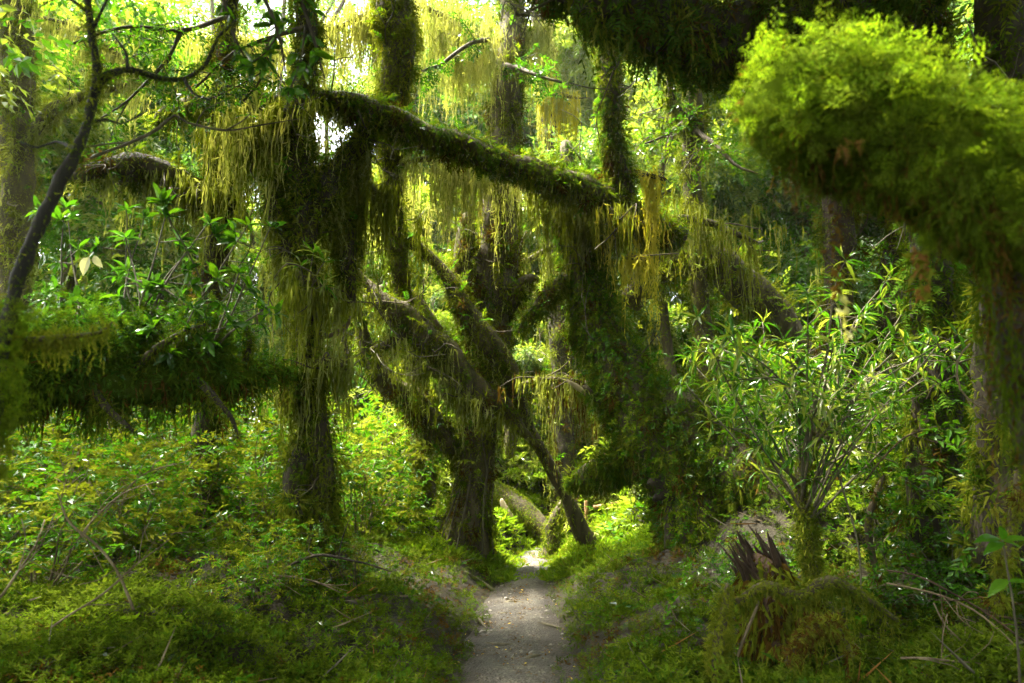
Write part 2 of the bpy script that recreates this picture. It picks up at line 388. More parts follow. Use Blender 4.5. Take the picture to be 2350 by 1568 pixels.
m_ferny = leafmat('yellow_green_fern', [(.085, .17, .010), (.14, .23, .014), (.22, .28, .02)], .45, 0)
m_leafd = leafmat('dark_glossy_leaf', [(0.014, 0.055, 0.0054), (0.028, 0.085, 0.0072), (0.045, 0.110, 0.0090)], .4, .025, .25)
m_leafg = leafmat('green_glossy_leaf', [(0.030, 0.110, 0.0048), (0.055, 0.160, 0.0066), (0.110, 0.220, 0.0084)], .45, .025, .25)
m_leafy = leafmat('yellow_green_leaf', [(.12, .175, .02), (.20, .26, .032), (.30, .33, .06)], .55, .025, .3)
m_far = leafmat('far_leaf', [(.05, .11, .022), (.085, .16, .032), (.14, .20, .05)], .55, .025, .35)
m_dead = leafmat('dead_leaf', [(.12, .05, .015), (.22, .10, .03), (.32, .17, .05)], .3, 0)
m_white = leafmat('pale_dry_leaf', [(.45, .42, .33), (.6, .57, .48), (.7, .66, .55)], .3, .05)
m_ylf = leafmat('yellow_fallen_leaf', [(.4, .25, .03), (.55, .4, .06), (.6, .45, .1)], .3, .05)
m_red = leafmat('red_flower', [(.4, .01, .02), (.5, .02, .03), (.55, .03, .03)], .3, .05)

# ------------------------------------------------------------------ ground and path
PATH = np.array([(x, y) for x, y in [(0.15, -3), (0.1, 1.5), (0.05, 4.0)] + [tuple(at(px, py, 1)[:2]) for px, py in ()]] +
                [(0.03, 4.9), (0.03, 5.6), (0.05, 6.6), (0.12, 7.6), (0.2, 8.7), (0.28, 9.6), (0.5, 10.6), (1.1, 11.5), (2.2, 12.4), (4.0, 13.5)], float)
pc = spline([(x, y, 0, .1) for x, y in PATH], .08)[:, :2]
def path_w(y): return np.interp(y, [0, 4.5, 6, 8, 9.2, 10, 14], [.32, .30, .27, .25, .20, .22, .28])
def pdist(x, y):
    x = np.asarray(x, float); y = np.asarray(y, float); sh = x.shape; q = np.stack([x.ravel(), y.ravel()], 1); d = np.full(len(q), 1e9); sg = np.zeros(len(q))
    c = pc[::3]
    for i in range(0, len(q), 20000):
        D = np.linalg.norm(q[i:i + 20000, None] - c[None], axis=2); k = D.argmin(1); d[i:i + 20000] = D[np.arange(len(k)), k]; sg[i:i + 20000] = q[i:i + 20000, 0] - c[k, 0]
    return d.reshape(sh), sg.reshape(sh)
MOUNDS = [(-1.25, 9.6, .75, .38), (-.75, 9.0, .45, .2), (.0, 10.4, .5, .42), (.25, 11.6, .8, .35), (.75, 10.6, .35, .25), (1.75, 9.8, .5, .30), (2.0, 11.0, .7, .35),
          (-2.4, 10.5, .9, .5), (-3.2, 7.2, .8, .35), (-2.6, 5.6, .7, .25), (2.4, 6.2, 1.0, .55), (3.4, 4.6, .8, .15), (-.9, 13.5, 1.4, .7), (1.5, 15, 1.6, .7), (-4, 14, 2, .9), (5, 14, 2.4, 1.0), (-1.9, 7.3, .6, .22)]
def ground(x, y):
    x = np.asarray(x, float); y = np.asarray(y, float); d, sg = pdist(x, y); w = path_w(y)
    h = .22 * smooth(0, .55, d - w) + .28 * smooth(.5, 2.2, d - w) + .35 * smooth(2, 7, d - w)
    q = np.stack([x, y, 0 * x], -1)
    h = h + smooth(0, .8, d - w) * (.16 * fbm(q * .9 + 4) + .17 * fbm(q * 2.3 + 9)) + .012 * fbm(q * 6)
    for (a, b, r, z) in MOUNDS: h = h + z * np.exp(-((x - a) ** 2 + (y - b) ** 2) / (r * r)) * smooth(0, .4, d - w)
    return h + .05 * np.clip(y - 14, 0, 200)
def gz(x, y): return float(ground(np.array([x]), np.array([y]))[0])
def grid_mesh(xs, ys, zf):
    X, Y = np.meshgrid(xs, ys); Z = zf(X, Y); V = np.stack([X, Y, Z], -1).reshape(-1, 3); nx = len(xs); ny = len(ys)
    i = (np.arange(ny - 1)[:, None] * nx + np.arange(nx - 1)[None]).ravel()
    return V, np.concatenate([np.stack([i, i + 1, i + nx + 1], 1), np.stack([i, i + nx + 1, i + nx], 1)])
def nonlin(a, b, n, lim):
    t = np.linspace(-1, 1, n); return np.sign(t) * (np.abs(t) * a + np.abs(t) ** 5 * (lim - a))
g = G(); xs = nonlin(9, 0, 181, 200)
ys = np.concatenate([np.linspace(-160, -8, 14), np.linspace(-6, 2, 30), np.linspace(2.1, 16, 220), np.linspace(16.6, 40, 40), np.linspace(45, 260, 14)])
V, F = grid_mesh(xs, ys, ground); g.add(V, F, 0, True)
g_ob = g.build('ground', SOIL); tag(g_ob, 'dark forest floor with mossy banks either side of the path', None, None, 'structure')

m, nt, new, link = nodes('trodden_grey_earth')
tc = new('ShaderNodeTexCoord')
n1 = new('ShaderNodeTexNoise'); n1.inputs['Scale'].default_value = 2.2; n1.inputs['Detail'].default_value = 6; link(tc.outputs['Object'], n1.inputs['Vector'])
n2 = new('ShaderNodeTexNoise'); n2.inputs['Scale'].default_value = 45; n2.inputs['Detail'].default_value = 4; link(tc.outputs['Object'], n2.inputs['Vector'])
v1 = new('ShaderNodeTexVoronoi'); v1.inputs['Scale'].default_value = 60; link(tc.outputs['Object'], v1.inputs['Vector'])
mxx = new('ShaderNodeMix'); mxx.data_type = 'FLOAT'; mxx.inputs[0].default_value = .45; link(n1.outputs[0], mxx.inputs[2]); link(n2.outputs[0], mxx.inputs[3])
cr = new('ShaderNodeValToRGB'); cr.color_ramp.elements[0].position = .36; cr.color_ramp.elements[0].color = (.035, .028, .019, 1)
cr.color_ramp.elements[1].position = .62; cr.color_ramp.elements[1].color = (.15, .132, .10, 1); link(mxx.outputs[0], cr.inputs[0])
ea = new('ShaderNodeAttribute'); ea.attribute_name = 'edge'; n3 = new('ShaderNodeTexNoise'); n3.inputs['Scale'].default_value = 6; n3.inputs['Detail'].default_value = 7; link(tc.outputs['Object'], n3.inputs['Vector'])
e1 = new('ShaderNodeMath'); e1.operation = 'MULTIPLY_ADD'; e1.inputs[1].default_value = .9; link(n3.outputs[0], e1.inputs[0]); link(ea.outputs['Fac'], e1.inputs[2])
e2 = new('ShaderNodeMapRange'); e2.interpolation_type = 'SMOOTHSTEP'; e2.inputs[1].default_value = .72; e2.inputs[2].default_value = 1.15; link(e1.outputs[0], e2.inputs[0])
e3 = new('ShaderNodeMix'); e3.data_type = 'RGBA'; link(e2.outputs[0], e3.inputs[0]); link(cr.outputs[0], e3.inputs[6]); e3.inputs[7].default_value = (.04, .03, .018, 1)
n4 = new('ShaderNodeTexNoise'); n4.inputs['Scale'].default_value = 3.5; n4.inputs['Detail'].default_value = 8; n4.inputs['Roughness'].default_value = .7; link(tc.outputs['Object'], n4.inputs['Vector'])
r4 = new('ShaderNodeMapRange'); r4.inputs[1].default_value = .42; r4.inputs[2].default_value = .6; r4.inputs[3].default_value = .6; r4.inputs[4].default_value = .8; link(n4.outputs[0], r4.inputs[0])
v2 = new('ShaderNodeTexVoronoi'); v2.inputs['Scale'].default_value = 26; v2.inputs['Randomness'].default_value = 1; link(tc.outputs['Object'], v2.inputs['Vector'])
sp_ = new('ShaderNodeMapRange'); sp_.inputs[1].default_value = .1; sp_.inputs[2].default_value = .45; sp_.inputs[3].default_value = 1.5; sp_.inputs[4].default_value = .75; link(v2.outputs['Distance'], sp_.inputs[0])
dm = new('ShaderNodeMapRange'); dm.inputs[1].default_value = .40; dm.inputs[2].default_value = .62; dm.inputs[3].default_value = .55; dm.inputs[4].default_value = 1.15; link(n4.outputs[0], dm.inputs[0])
sm = new('ShaderNodeMath'); sm.operation = 'MULTIPLY'; link(sp_.outputs[0], sm.inputs[0]); link(dm.outputs[0], sm.inputs[1])
em = new('ShaderNodeMix'); em.data_type = 'RGBA'; em.blend_type = 'MULTIPLY'; em.inputs[0].default_value = 1; link(e3.outputs[2], em.inputs[6]); link(sm.outputs[0], em.inputs[7])
ad = new('ShaderNodeMath'); ad.operation = 'ADD'; link(n2.outputs[0], ad.inputs[0]); link(v1.outputs[0], ad.inputs[1])
bp = new('ShaderNodeBump'); bp.inputs['Strength'].default_value = .7; bp.inputs['Distance'].default_value = .035; link(ad.outputs[0], bp.inputs['Height'])
b = new('ShaderNodeBsdfPrincipled'); link(r4.outputs[0], b.inputs['Roughness']); b.inputs['Specular IOR Level'].default_value = .5
link(em.outputs[2], b.inputs['Base Color']); link(bp.outputs[0], b.inputs['Normal'])
out = new('ShaderNodeOutputMaterial'); link(b.outputs[0], out.inputs[0]); MPATH = m
# path ribbon
k = len(pc); tg = nrm(np.gradient(pc, axis=0)); nn = np.stack([tg[:, 1], -tg[:, 0]], 1); m_ = 17; s = np.linspace(-1, 1, m_)
wv = 1.55 * path_w(pc[:, 1])[:, None] * (1 + .18 * fbm(np.stack([pc[:, 1] * 2, 0 * pc[:, 0], 0 * pc[:, 0]], 1))[:, None])
XY = pc[:, None] + nn[:, None] * (s[None] * wv)[..., None]
Z = ground(XY[..., 0], XY[..., 1]) + .016 + .045 * np.clip(.5 + .9 * fbm(np.concatenate([XY * 4.5, 0 * XY[..., :1]], -1)), 0, 1.2) * (1 - s[None] ** 2) - .04 * (np.abs(s[None]) ** 8)
V = np.concatenate([XY, Z[..., None]], -1).reshape(-1, 3); i = (np.arange(k - 1)[:, None] * m_ + np.arange(m_ - 1)[None]).ravel()
g = G(); g.add(V, np.concatenate([np.stack([i, i + 1, i + m_ + 1], 1), np.stack([i, i + m_ + 1, i + m_], 1)]), 0, True)
path = g.build('path', MPATH); at_ = path.data.attributes.new('edge', 'FLOAT', 'POINT'); at_.data.foreach_set('value', np.tile(np.abs(s), k).astype(np.float32)); tag(path, 'narrow trodden grey earth path winding between mossy banks', None, None, 'structure')
def rock(seed):
    r = np.random.default_rng(seed); lat = []
    V = [(0, 0, 1)] + [(math.cos(a) * math.sin(p), math.sin(a) * math.sin(p), math.cos(p)) for p in (.8, 1.6, 2.3) for a in np.linspace(0, 6.283, 6, endpoint=False) + p] + [(0, 0, -1)]
    V = np.array(V) * (1 + r.uniform(-.22, .22, (20, 1))) * np.array([1, .75, .5]); F = [(0, 1 + j, 1 + (j + 1) % 6) for j in range(6)]
    for q in (0, 1): F += [f for j in range(6) for f in ((1 + q * 6 + j, 7 + q * 6 + j, 7 + q * 6 + (j + 1) % 6), (1 + q * 6 + j, 7 + q * 6 + (j + 1) % 6, 1 + q * 6 + (j + 1) % 6))]
    F += [(19, 13 + (j + 1) % 6, 13 + j) for j in range(6)]
    return V, np.array(F)
STONE = solid('grey_path_stone', (.12, .11, .09), (.3, .28, .23), 20, .6, .3, 60, (1, 1, 1))
def tmesh(name, T, mat, sm=True):
    g = G(); g.add(T[0], T[1], 0, sm); o = g.build(name, mat); me = o.data; bpy.data.objects.remove(o); ORG.pop(name, None); return me
rocks = [tmesh('stone', rock(q), STONE) for q in range(4)]
def TRS(p, D, UPv, s):
    M = np.eye(4); M[:3, :3] = frames(np.asarray(D, float)[None], np.asarray(UPv, float)[None])[0] * s; M[:3, 3] = p; return M
for q in range(240):
    y = 4.5 + 5.3 * U(0, 1) ** 1.3; j = np.abs(pc[:, 1] - y).argmin(); x = pc[j, 0] + U(-1.15, 1.35) * path_w(y)
    sz = U(.008, .02) if q > 40 else U(.02, .045)
    piece('stone', rocks[q % 4], TRS((x, y, gz(x, y) + .022), (*N(1, 2)[0], 0), (0, 0, 1), sz), path)
for pts in ([(1065, 1358, 7.55), (1110, 1352, 7.6), (1150, 1366, 7.5)], [(1092, 1425, 6.4), (1100, 1440, 6.2), (1123, 1455, 6.0)], [(1140, 1392, 6.95), (1180, 1390, 7.0), (1235, 1400, 6.85)],
            [(1120, 1300, 8.5), (1165, 1318, 8.2), (1190, 1330, 8.0)], [(1195, 1460, 5.95), (1240, 1448, 6.1), (1290, 1455, 6.0)], [(1085, 1480, 5.6), (1150, 1492, 5.5), (1215, 1484, 5.6)], [(1240, 1360, 7.4), (1205, 1352, 7.5), (1180, 1340, 7.7)], [(1130, 1410, 6.6), (1160, 1418, 6.5), (1185, 1412, 6.6)], [(1250, 1510, 5.3), (1220, 1525, 5.2), (1200, 1545, 5.1)]):
    w = []
    for (px, py, Y) in pts:
        p = at(px, py, Y); w.append((p[0], p[1], gz(p[0], p[1]) + .03, .02))
    w[0] = (*w[0][:2], w[0][2] - .03, .014); w[-1] = (*w[-1][:2], w[-1][2] - .03, .006)
    g = G(); Tube(w, 6, .04, .25, 20).mesh(g); g.build('root', BARKG, path)

# ------------------------------------------------------------------ ground moss, litter
def field(n, y0, y1, half=.86, edge=.05, power=1.0):
    y = y0 + (y1 - y0) * U(0, 1, n) ** power; x = U(-1, 1, n) * (half * y + .6); d, sg = pdist(x, y)
    e = d - path_w(y) - edge - .16 * (fbm(np.stack([x * 3, y * 3, 0 * x], 1)) + .35)
    q = e > 0; x, y = x[q], y[q]; return np.stack([x, y, ground(x, y)], 1), e[q]
CLEAR = lambda P: smooth(8.2, 9.4, P[:, 1]) * (1 - smooth(3, 5, np.abs(P[:, 0])))
def cover(name, label, n, y0, y1, S, Ts, mats, thr, pw=1.0, edge=-.05, pick=None, soft=.35):
    P, e = field(n, y0, y1, edge=edge, power=pw); 
    if pick is not None:
        q = pick(P); P, e = P[q], e[q]
    n = len(P); f = fbm(P * 1.6 + 40); S_ = U(S[0], S[1], n) * np.clip(.5 + e * 2, .5, 1) * (1 + .5 * f)
    mi = np.digitize(f + soft * N(n, 1)[:, 0], thr)
    UPv = np.array([0, 0, 1.]) + .35 * N(n); D = np.cross(UPv, N(n)); g = G(); scatter(g, Ts, P + np.array([0, 0, .01]) + np.abs(fbm(P * 5))[:, None] * [0, 0, .05], D, UPv, S_, mi)
    o = g.build(name, mats); tag(o, label, None, None, 'stuff'); return o
cover('moss_cover', 'dark green tall cushion moss covering the shaded banks', 12500, 3.2, 9.0, (.05, .11), STARS, [m_brown, m_dark, m_green, m_fernb], (-.62, .26, .8), 1.5)
cover('moss_cover', 'taller bright tipped moss clumps standing on the shaded banks', 2600, 3.2, 8.5, (.09, .16), STARS, [m_dark, m_green, m_fernb], (-.05, .45), 1.4, .1, pick=lambda P: fbm(P * 1.3 + 11) > .02)
cover('moss_cover', 'bright yellow green moss cushions in the sunlit clearing', 13000, 8.0, 14, (.07, .15), TUFTS, [m_olive, m_fernb, m_ferny], (-.6, -.25), 1.1, edge=-.16, pick=lambda P: np.abs(P[:, 0]) < 4.5)
cover('ground_ferns', 'low filmy ferns and moss among the banks', 1500, 3.4, 11, (.07, .13), FRONDS2, [m_brown, m_fern, m_green], (-.3, .4), 1.3, .2)
cover('undergrowth', 'low leafy undergrowth spreading under the far trees', 9000, 9, 26, (.25, .45), SPRIGS, [m_leafg, m_leafy, m_far], (-.2, .2), 1.2, .4)
cover('moss_cushions', 'rounded small-leaved cushions of ground cover on the shaded banks', 4200, 3.2, 9.2, (.04, .10), CUSH, [m_brown, m_dark, m_fern, m_green], (-.6, .05, .4), 1.4, .0)
cover('moss_cushions', 'rounded lime green moss cushions round the end of the path', 2600, 8.2, 13, (.06, .14), CUSH, [m_green, m_fernb, m_ferny], (-.5, -.15), 1.1, -.1, pick=lambda P: np.abs(P[:, 0]) < 4)
cover('seedlings', 'scattered broad-leaved seedlings and sprays standing in the bank moss', 900, 3.3, 9.5, (.12, .26), SPRIGS, [m_leafd, m_leafg, m_fernb], (.1, .6), 1.3, .2)
cover('bank_plants', 'dark ferny tangle of small plants over the right bank', 1500, 3.6, 8.6, (.12, .24), SPRIGS + FRONDS, [m_leafd, m_fern, m_green], (-.2, .35), 1.3, .12, pick=lambda P: P[:, 0] > .7)
cover('bank_plants', 'dark ferny tangle of small plants over the left bank', 1500, 3.6, 8.6, (.10, .2), SPRIGS + FRONDS, [m_leafd, m_fern, m_green], (-.2, .35), 1.3, .12, pick=lambda P: (P[:, 0] < -.7) & (fbm(P * 1.1) > -.1))
cover('dead_twigs', 'thin dead twigs and brown stems strewn through the bank moss', 1500, 3.2, 9, (.12, .35), [T_leaf(.03, .01, .1)], [MATS['dry_twig_wood'], MATS['grey_brown_bark'], m_dead], (.1, .5), 1.4, .1)
yq = U(4.3, 10.2, 2600); jq = np.abs(pc[None, :, 1] - yq[:, None]).argmin(1); xq = pc[jq, 0] + np.clip(rng.normal(0, .75, 2600), -1.7, 1.7) * path_w(yq); P = np.stack([xq, yq, ground(xq, yq) + .045 - .025 * np.abs(xq - pc[jq, 0]) / path_w(yq)], 1); n = len(P); g = G()
scatter(g, [T_leaf(.5, .12, .15), T_leaf(.12, .05, .05)], P, np.concatenate([N(n, 2), .12 * N(n, 1)], 1), [0, 0, 1.] + .3 * N(n), U(.012, .034, n), rng.choice(3, n, p=[.74, .2, .06]))
tag(g.build('path_litter', [m_brown, m_dead, m_ylf]), 'fallen leaf scraps and twig bits scattered over the earth path', None, None, 'stuff')
P, e = field(13000, 3.4, 9.5, edge=-.42, power=1.4); q = e < .5; P = P[q]; n = len(P); g = G()
scatter(g, [T_leaf(.5, .12, .15)], P + [0, 0, .02], np.concatenate([N(n, 2), .15 * N(n, 1)], 1), [0, 0, 1.] + .3 * N(n), U(.012, .03, n), rng.choice(3, n, p=[.62, .26, .12]))
tag(g.build('leaf_litter', [m_brown, m_dead, m_ylf]), 'small brown and yellow leaf litter along the path edges', None, None, 'stuff')

# ------------------------------------------------------------------ trees of the middle distance
WELLS += [((.82, 1.5, 2.25), .75), ((2.1, 4.7, 2.5), .85), ((1.4, 6.6, 2.4), 1.15), ((1.0, 6.9, 3.7), 1.0), ((2.0, 6.2, 1.3), .9), ((-1.0, 8.2, 3.2), .9), ((-2.5, 4, 2.0), .7), ((-2.2, 4.4, 2.4), .4), ((-1.6, 5.6, .6), .4), ((-.8, 10.0, .6), 1.6), ((.9, 10.8, .5), 1.5), ((0, 12.5, 1), 2.4), ((-1.5, 13.5, 4), 1.8), ((1.5, 13, 4), 1.5), ((-1.2, 9.4, 4.2), .8), ((-.4, 9.6, 3), .8), ((-2.2, 11.5, 1), 1.3), ((2.4, 12.5, 1), 1.4),
          ((-1.2, 9.0, 4.2), .5), ((.2, 9.2, 6), .6), ((-2.2, 6.1, 2.5), .22), ((2.0, 7.6, 3.4), .45), ((1.45, 7.0, 3.3), .25)]
def tree(name, label, trunk, limbs=(), mats=(m_olive, m_green, m_brown), coat=2500, L=(.03, .075), thick=.05, thr=0., droop=.6, bark=None, hangn=0, hL=(.1, .5), hmats=(0,), hm=(m_lichg,),
         blobs=(), cmats=(m_leafd, m_leafg), ferns=0, fern_m=(m_fern, m_fernb), fS=(.06, .13), coat_T=(HAIR,), cat='tree', cd=.38, cS=(.22, .38), top=None, sides=14, lump=.32, limbcoat=1.0, dmin=.32):
    bark = bark or BARK; b = trunk[0]; root = thing(name, (b[0], b[1], b[2]), label, cat)
    T = Tube(trunk, sides, .10, lump, 3.5, .02, .05); g = G(); T.mesh(g); g.build('trunk', bark, root); tubes = [T]
    for l in limbs:
        t = Tube(l, 10, .09, .42, 5, .09); g = G(); t.mesh(g); g.build('limb', bark, root); tubes.append(t)
    g = G()
    for i, t in enumerate(tubes):
        ar = float((t.len * (t.R[:-1] + t.R[1:]) * math.pi).sum())
        moss(g, t, int(coat * ar * (limbcoat if i else 1)), L, droop, tuple(range(len(mats))), thr, 2.5, coat_T, thick, dmin=max(dmin, .42) if i else dmin)
        if i: moss(g, t, int(coat * ar * .6), (L[0], L[1] * .8), .1, tuple(range(len(mats))), thr, 2.5, coat_T, thick, 0, 1, (0, 0, 1), dmin=.6)
        bulges(g, t, int(12 * coat / 1500 * t.len.sum() * (.6 + 8 * t.R.mean())), mats=tuple(range(len(mats))))
    g.build('moss_coat', mats, root, kind='stuff')
    if ferns:
        g = G()
        for t in tubes:
            ar = float((t.len * (t.R[:-1] + t.R[1:]) * math.pi).sum()); moss(g, t, int(ferns * ar), fS, .9, (0, 1), .25, 1.5, FRONDS, .06, rnd=.35, dmin=.7)
        g.build('fern_coat', fern_m, root, kind='stuff')
    if hangn:
        g = G()
        for t in tubes[1:] if len(tubes) > 1 else tubes: hang(g, t, int(1.5 * hangn * t.len.sum()), hL, hmats)
        P, _ = tubes[0].sample(int(45 * tubes[0].len.sum())); strands(g, P + _ * .03, U(.06, .34, len(P)), mats=rng.choice(hmats, len(P)))
        g.build('hanging_moss', hm, root, kind='stuff')
    g = G()
    for t in tubes:
        P, Nr = t.sample(int(13 * t.len.sum())); n = len(P); scatter(g, SPRIGS + SPRIGS_L, P + Nr * .03, Nr + .5 * N(n) + [0, 0, .15], [0, 0, 1.] + .4 * N(n), U(.10, .2, n), rng.integers(0, 2, n))
    g.build('perched_plants', [m_leafg, m_fernb], root, kind='stuff')
    for q in range(14):
        t = tubes[rng.integers(0, min(3, len(tubes)))]; i = int(t.n * U(.1, .95)); j = rng.integers(0, t.sides); p = t.P[i, j]; d = nrm(t.Nr[i, j] + .5 * N(1)[0] + [0, 0, .1]); l = U(.3, 1.0); w = [(*p, .009)]
        for k in range(1, 5): d = nrm(d + .3 * N(1)[0]); p = p + d * l / 4; w.append((*p, .009 - .0018 * k))
        g = G(); Tube(w, 5, .06, .2, 9, .02).mesh(g)
        for k in range(3): i = 1 + k; e = nrm(d + .8 * N(1)[0]) * l * U(.2, .45); Tube([w[i], (*(np.array(w[i][:3]) + e * .5 + .02 * N(1)[0]), .004), (*(np.array(w[i][:3]) + e), .002)], 4, .08).mesh(g)
        g.build('twig', BARKG if q % 2 else BARK, root)
    if len(blobs):
        top = np.array(trunk[-1][:3] if top is None else top)
        for (x, y, z, r) in blobs:
            e = np.array([x, y, z - .2]); mid = (top + e) / 2 + .3 * N(1)[0] - [0, 0, .3]; g = G(); Tube([(*top, .07), (*mid, .06), (*e, .03)], 6, .3, .2).mesh(g); g.build('limb', bark, root)
        g = G(); crown(g, blobs, cd, cS, SPRIGS_C if min(q[2] for q in blobs) > 5 else SPRIGS, (0, 1)); g.build('crown', cmats, root, kind='stuff')  # includes unseen clumps above the frame, added to shade the foreground
    return root, tubes

central, tb = tree('old_mossy_tree', 'upright mossy trunk beside the path with flared base, leaning stem crossing in front',
    PTS((1055, 1345, 8.8, 95), (1062, 1290, 8.8, 66), (1072, 1210, 8.8, 50), (1085, 1130, 8.85, 42), (1092, 1040, 8.9, 40), (1100, 940, 8.95, 43), (1112, 850, 9, 44), (1128, 740, 9, 46), (1142, 600, 9, 47), (1146, 450, 9, 41), (1155, 330, 9.1, 36), (1170, 150, 9.2, 32), (1180, -100, 9.4, 26), (1190, -330, 9.6, 16)),
    [PTS((1075, 1035, 8.85, 27), (1010, 995, 8.6, 34), (940, 930, 8.4, 30), (880, 865, 8.2, 26), (845, 800, 8.2, 17), (828, 730, 8.2, 10), (790, 640, 8.2, 6), (770, 540, 8.3, 3)),
     PTS((1095, 820, 8.95, 13), (1062, 720, 8.75, 19), (1058, 600, 8.7, 22), (1066, 520, 8.7, 19), (1066, 490, 8.7, 8)),
     PTS((1160, 720, 9, 19), (1185, 675, 8.9, 21), (1212, 645, 8.8, 13), (1235, 640, 8.8, 6)),
     PTS((1090, 640, 9, 8), (1050, 560, 8.8, 8), (1075, 470, 8.7, 6))],
    mats=(m_olive, m_dark, m_brown), coat=1700, L=(.03, .075), thick=.05, hangn=45, hL=(.06, .5), hm=(m_lichg, m_olive), hmats=(0, 1), blobs=[(-.6, 7.2, 10.0, 1.4), (.7, 7.6, 10.4, 1.4)], cmats=(m_leafg, m_leafy))
# base moss, its brighter colour carrying the light on the left flank; climbing roots
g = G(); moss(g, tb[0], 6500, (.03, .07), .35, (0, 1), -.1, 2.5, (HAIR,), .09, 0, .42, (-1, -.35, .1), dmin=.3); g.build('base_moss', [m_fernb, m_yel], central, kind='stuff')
for q in range(16):
    a0 = U(0, 6.28); pts = []
    for i in range(7):
        k = int(np.interp(i, [0, 6], [0, tb[0].n * U(.34, .36)])); j = int((a0 / 6.28 * 14 + i * U(-.25, .25))) % 14; p = tb[0].P[k, j] + tb[0].Nr[k, j] * .012; pts.append((*p, U(.006, .016) * (1 - .08 * i)))
    g = G(); Tube(pts, 5, .08, .2, 9, .03).mesh(g); g.build('climbing_root', BARKG, [q_ for q_ in central.children if q_.name.startswith('trunk')][0])

leaning, tl = tree('leaning_forked_tree', 'slim bare-barked trunk leaning left over the path and forking into mossy limbs',
    PTS((1388, 1325, 9.3, 37), (1362, 1280, 9.25, 27), (1335, 1220, 9.2, 20), (1300, 1140, 9.1, 16), (1262, 1070, 9.0, 15), (1238, 1030, 8.95, 14), (1215, 985, 8.9, 14), (1200, 940, 8.8, 17), (1180, 890, 8.6, 23), (1150, 830, 8.45, 27), (1105, 765, 8.4, 26), (1055, 690, 8.4, 22), (1020, 625, 8.4, 14), (975, 580, 8.4, 11), (930, 545, 8.35, 17), (890, 490, 8.3, 17), (850, 430, 8.3, 12), (810, 340, 8.4, 6)),
    [PTS((1240, 1040, 8.95, 8), (1205, 985, 8.7, 11), (1165, 945, 8.5, 22), (1120, 925, 8.4, 36), (1070, 880, 8.3, 37), (1010, 800, 8.2, 34), (940, 730, 8.1, 32), (885, 690, 8.0, 22), (840, 655, 8.0, 13), (790, 600, 8.0, 7), (760, 520, 8.1, 3)),
     PTS((960, 745, 8.1, 10), (900, 790, 8.0, 12), (860, 800, 7.9, 7))],
    mats=(m_olive, m_dark, m_brown), coat=300, thick=.03, limbcoat=9, bark=BARK, hangn=55, hL=(.05, .45), hm=(m_lichg, m_olive), hmats=(0, 1))
g = G(); moss(g, tl[0], 7000, (.03, .07), .6, (0, 1, 2), .1, 2.5, (HAIR,), .05, .45, 1, dmin=.55); moss(g, tl[0], 900, (.02, .05), .3, (3, 0), 0, 3, (HAIR,), .02, 0, .5, (-.6, 0, 1)); g.build('upper_moss', [m_olive, m_dark, m_brown, m_green], leaning, kind='stuff')

big, tbg = tree('giant_leaning_tree', 'huge fern-clad trunk leaning in from the right with a long arching bough',
    PTS((1650, 1300, 6.6, 111), (1590, 1130, 6.7, 92), (1510, 1000, 6.9, 80), (1430, 880, 7.1, 65), (1375, 740, 7.3, 55), (1338, 620, 7.4, 44), (1312, 500, 7.5, 37), (1300, 420, 7.5, 27), (1300, 330, 7.6, 12)),
    [PTS((1560, 540, 7.2, 30), (1480, 505, 7.0, 30), (1400, 462, 6.9, 31), (1300, 417, 6.8, 30), (1200, 385, 6.7, 26), (1100, 355, 6.6, 25), (1000, 322, 6.5, 27), (920, 288, 6.4, 30), (845, 255, 6.3, 30), (760, 230, 6.3, 21), (660, 235, 6.3, 15), (540, 225, 6.4, 16), (400, 245, 6.6, 19), (360, 280, 6.6, 6)),
     PTS((1350, 600, 7.3, 18), (1430, 470, 7.0, 22), (1425, 400, 6.9, 22), (1408, 280, 6.8, 21), (1395, 120, 6.7, 20), (1375, -60, 6.7, 19), (1360, -300, 6.8, 13)),
     PTS((1480, 890, 7.0, 44), (1600, 1000, 6.6, 59), (1720, 1095, 6.2, 53), (1830, 1190, 5.9, 38), (1930, 1290, 5.7, 22)),
     PTS((1455, 1020, 7.0, 25), (1410, 1068, 7, 31), (1350, 1092, 7.0, 27), (1312, 1118, 7, 12)),
     PTS((1440, 960, 7, 15), (1370, 905, 6.9, 10), (1330, 885, 6.9, 8)),
     PTS((1300, 640, 7.3, 16), (1240, 690, 7.2, 12), (1190, 760, 7.2, 7))],
    mats=(m_olive, m_dark, m_brown), coat=1300, thick=.07, ferns=430, fS=(.09, .18), hangn=110, hL=(.08, .55), hm=(m_lichg, m_olive, m_yel), hmats=(0, 0, 1, 1, 2), blobs=[(1.4, 6.5, 8.6, 1.4), (2.8, 7.2, 8.6, 1.5), (.2, 5.6, 8.3, 1.3), (1.2, 4.8, 7.6, 1.4)], lump=.3, sides=18, dmin=.55, top=at(1360, -300, 6.8))
g = G(); t = tbg[4]; moss(g, t, 5200, (.06, .18), 1.5, (0, 1), .3, 2.5, (T_leaf(.12, .02, -.3),), .05, rnd=.25); g.build('moss_fringe', [m_green, m_fernb], big, kind='stuff')
g = G()
for t, n_ in ((tbg[0], 1900), (tbg[3], 800)):
    P, Nr = t.sample(n_); q = fbm(P * 1.8 + 9) > -.25; P, Nr = P[q], Nr[q]; n = len(P); scatter(g, SPRIGS, P + Nr * .05, Nr * .7 + [0, 0, -.35] + .45 * N(n), Nr + .3 * N(n), U(.07, .14, n), rng.choice(3, n))
g.build('leaf_cladding', [m_fernb, m_leafg, m_green], big, kind='stuff')
